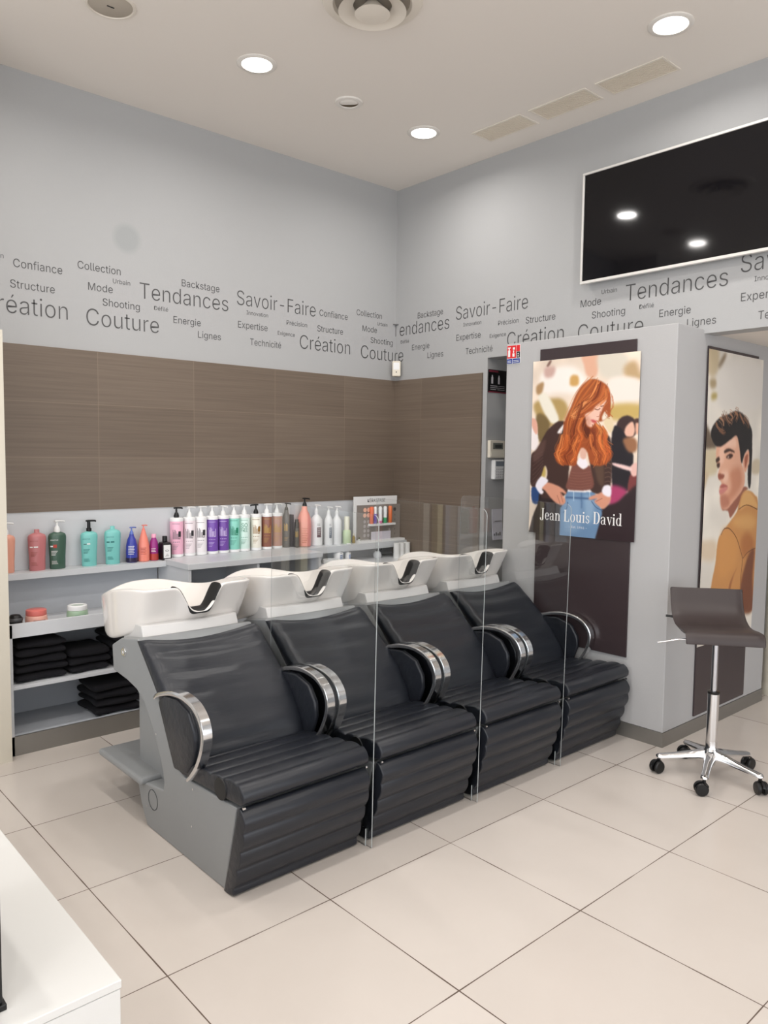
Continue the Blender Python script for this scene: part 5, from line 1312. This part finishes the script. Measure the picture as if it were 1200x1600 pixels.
for r_ in range(4):
    for c_ in range(4): box(b, -.038 + .021 * c_, -.024 + .021 * c_, -.036, -.034, .012 + .018 * r_, .022 + .018 * r_)
obj('keys', b, mat('keypad_keys', (196, 194, 196), .5), t)
t = thing('wall_notice', 'dark printed notice high beside the pillar', 'notice', (.46, YJ, 1.96))
obj('sheet', box(NB(), -.10, .10, -.005, 0, 0, .155), M_black, t)
b = NB(); box(b, -.095, .0, -.006, -.0052, .138, .150); box(b, -.10, .10, -.006, -.0052, 0, .008); obj('red_print', b, mat('maroon_print', (120, 40, 56), .5), t)
b = NB()
for x in (-.062, .008): lathe(b, [(.010, 0), (.010, .04), (.005, .05), (.005, .058)], 10, c=(x, -.006, .06), sy=.05)
for k in range(3): box(b, -.08, -.02 + .015 * k, -.006, -.0052, .02 + .012 * k, .023 + .012 * k); box(b, -.005, .07, -.006, -.0052, .02 + .012 * k, .023 + .012 * k)
obj('white_print', b, mat('grey_print_2', (190, 186, 190), .5), t)
t = thing('paper_calendar', 'white sheet hanging on the wall low beside the pillar', 'paper', (.485, YJ, .945))
b = NB(); n = 8; rows = []
for i in range(n + 1):
    z = .215 * (1 - i / n)
    rows.append([b.verts.new((-.056 + .007 * i / n, -.004 - .010 * (i / n) ** 2, z)), b.verts.new((.056, -.004 - .012 * (i / n) ** 2, z)), b.verts.new((.056, -.002 - .010 * (i / n) ** 2, z)), b.verts.new((-.056 + .007 * i / n, -.002 - .008 * (i / n) ** 2, z))])
for a, q in zip(rows, rows[1:]):
    for k in range(4): b.faces.new((a[k], a[(k + 1) % 4], q[(k + 1) % 4], q[k]))
b.faces.new(rows[0]); b.faces.new(rows[-1])
obj('sheet', b, mat('white_paper', (226, 224, 234), .7), t)
b = NB(); box(b, -.03, .04, -.011, -.0068, .13, .132)
for k in range(4): box(b, -.04 + .02 * k, -.034 + .02 * k, -.0165, -.012, .03, .045 + .008 * (k % 2))
obj('print', b, M_ink, t)

# ------------------------------------------------------------------ stool
t = thing('rolling_stool', 'brown padded stool on a chrome column with five castors', 'stool', (-.095, -2.385, 0))
b = NB(); lathe(b, [(.030, .085), (.040, .09), (.040, .125), (.030, .14), (.0265, .15), (.0265, .175)], 28)
obj('hub', b, M_chrome, t, smooth=.7)
obj('gas_sleeve', lathe(NB(), [(.021, .06), (.0255, .15), (.0265, .40), (.0265, .417), (.022, .419), (.001, .419)], 30), M_chrome, t, smooth=.7)
obj('collar', lathe(NB(), [(.0268, .408), (.0282, .41), (.0282, .420), (.015, .422)], 28, cap0=False), M_black, t, smooth=.7)
obj('piston', lathe(NB(), [(.0145, .41), (.0145, .675)], 24), mat('satin_steel', (190, 190, 194), .22, 1.0), t, smooth=.7)
for k, ang in enumerate((126, 199, 268, 341, 54)):
    a = math.radians(ang)
    R = Matrix.Rotation(a, 4, 'Z')
    b = NB(); prev = None
    for d, hw, zt, zb in ((.025, .024, .135, .095), (.06, .020, .126, .094), (.12, .016, .113, .088), (.18, .0145, .100, .080), (.225, .015, .092, .074), (.242, .013, .089, .074), (.250, .006, .084, .076)):
        hw *= 1.2
        ring_ = [b.verts.new(R @ Vector((d, hw * x, z))) for x, z in ((-1, zb), (1, zb), (1, zb + (zt - zb) * .55), (.55, zt), (-.55, zt), (-1, zb + (zt - zb) * .55))]
        if prev:
            for q in range(6): b.faces.new((prev[q], prev[(q + 1) % 6], ring_[(q + 1) % 6], ring_[q]))
        else: b.faces.new(ring_)
        prev = ring_
    b.faces.new(prev[::-1])
    lg = obj('leg', b, M_chrome, t, smooth=.9)
    Cw = Matrix.Translation(R @ Vector((.236, 0, 0)))
    sp = Cw @ Matrix.Rotation(a + math.radians((40, -70, -40, 10, 80)[k]), 4, 'Z')
    b = NB()
    for s in (-1, 1):
        lathe(b, [(.008, -.010), (.026, -.009), (.030, -.004), (.030, .004), (.026, .009), (.008, .010)], 26, rot=sp @ Matrix.Translation((.012, s * .0155, .030)) @ Matrix.Rotation(PI / 2, 4, 'X'))
    cs = obj('caster', b, M_black, lg, smooth=.6)
    b = NB()
    hood = []
    for i in range(12):
        q = math.radians(15 + 150 * i / 11)
        hood.append([b.verts.new(sp @ Vector((.012 + rr * math.cos(q), y_, .030 + rr * math.sin(q)))) for rr, y_ in ((.0305, -.006), (.0305, .006), (.0345, .006), (.0345, -.006))])
    for u_, w_ in zip(hood, hood[1:]):
        for q in range(4): b.faces.new((u_[q], u_[(q + 1) % 4], w_[(q + 1) % 4], w_[q]))
    b.faces.new(hood[0]); b.faces.new(hood[-1][::-1])
    lathe(b, [(.008, .05), (.008, .08)], 14, rot=Cw)
    obj('fork', b, M_black, cs, smooth=.7)
# seat: S-curved pad facing the camera side
fa = math.atan2(-.628, -.778)
S = Matrix.Rotation(fa, 4, 'Z')       # +x of the pad points to its front edge
prof = catmull([(-.195, .885), (-.180, .845), (-.160, .800), (-.120, .758), (-.06, .735), (.0, .732), (.06, .738), (.12, .742), (.165, .740), (.186, .728), (.196, .705), (.198, .685)], False, 4)
b = NB(); nyy = 14; g = {}
for i, (d, z) in enumerate(prof):
    q = i / (len(prof) - 1)
    dv = prof[min(i + 1, len(prof) - 1)] - prof[max(i - 1, 0)]
    dv = dv / np.hypot(*dv)
    nn = np.array([-dv[1], dv[0]])
    ed = min(1, min(q, 1 - q) * 14)
    for j in range(nyy + 1):
        u = j / nyy * 2 - 1
        eu = (1 - max(0, abs(u) - .9) / .1) ** .5
        th = .040 * (.35 + .65 * ed ** .5) * (.35 + .65 * eu)
        for s_ in (0, 1):
            off = (.0 if s_ else -th)
            off += -.018 * (1 - (.35 + .65 * eu)) * (1 if s_ else -1)
            g[s_, i, j] = b.verts.new(S @ Vector((d + nn[0] * off, -.006 + .172 * u, z + nn[1] * off)))
npf = len(prof)
for i in range(npf - 1):
    for j in range(nyy):
        b.faces.new((g[1, i, j], g[1, i + 1, j], g[1, i + 1, j + 1], g[1, i, j + 1]))
        b.faces.new((g[0, i, j], g[0, i, j + 1], g[0, i + 1, j + 1], g[0, i + 1, j]))
    for j in (0, nyy):
        b.faces.new((g[0, i, j], g[0, i + 1, j], g[1, i + 1, j], g[1, i, j]))
for j in range(nyy):
    for i in (0, npf - 1):
        b.faces.new((g[0, i, j], g[0, i, j + 1], g[1, i, j + 1], g[1, i, j]))
obj('seat', b, M_brown, t, smooth=9, subsurf=1)
b = NB(); lathe(b, [(.06, .668), (.06, .682), (.04, .695)], 4, rot=S @ Matrix.Rotation(PI / 4, 4, 'Z'))
obj('seat_plate', b, M_black, t, bevel=.003)
b = NB(); tube(b, [S @ Vector((.03, -.03, .675)), S @ Vector((.02, -.17, .668)), S @ Vector((.0, -.235, .648)), S @ Vector((-.01, -.262, .641))], .0045, 8)
obj('height_lever', b, M_chrome, t, smooth=1)
b = NB(); tube(b, [S @ Vector((-.10, -.02, .70)), S @ Vector((-.135, -.17, .745)), S @ Vector((-.14, -.205, .747))], .006, 8)
obj('back_knob', b, M_black, t, smooth=1)

# ------------------------------------------------------------------ foreground
M_block = mat('white_block_laminate', (212, 211, 208), .35)
t = thing('display_plinth', 'low white block in the near left foreground', 'plinth', (-3.53, -2.06, 0))
obj('body', box(NB(), -.448, .448, -.498, 1.10, .0, .430), M_block, t, bevel=.002)
obj('top', box(NB(), -.45, .45, -.50, 1.10, .432, .45), M_block, t, bevel=.002)
t = thing('black_cabinet', 'black upright casing on the white block, cut off by the left edge', 'cabinet', (-3.44, -2.36, .45))
obj('casing', box(NB(), -.16, .152, -.135, .30, .012, .36), M_black, t, bevel=.003)
obj('base', box(NB(), -.155, .158, -.14, .30, 0, .012), M_black, t, bevel=.002)

# flush the outliner: nothing else is hidden
for o in bpy.data.objects:
    if o.type == 'MESH' and o.parent is None and 'label' not in o and o.get('kind') != 'structure':
        print('UNTAGGED', o.name)
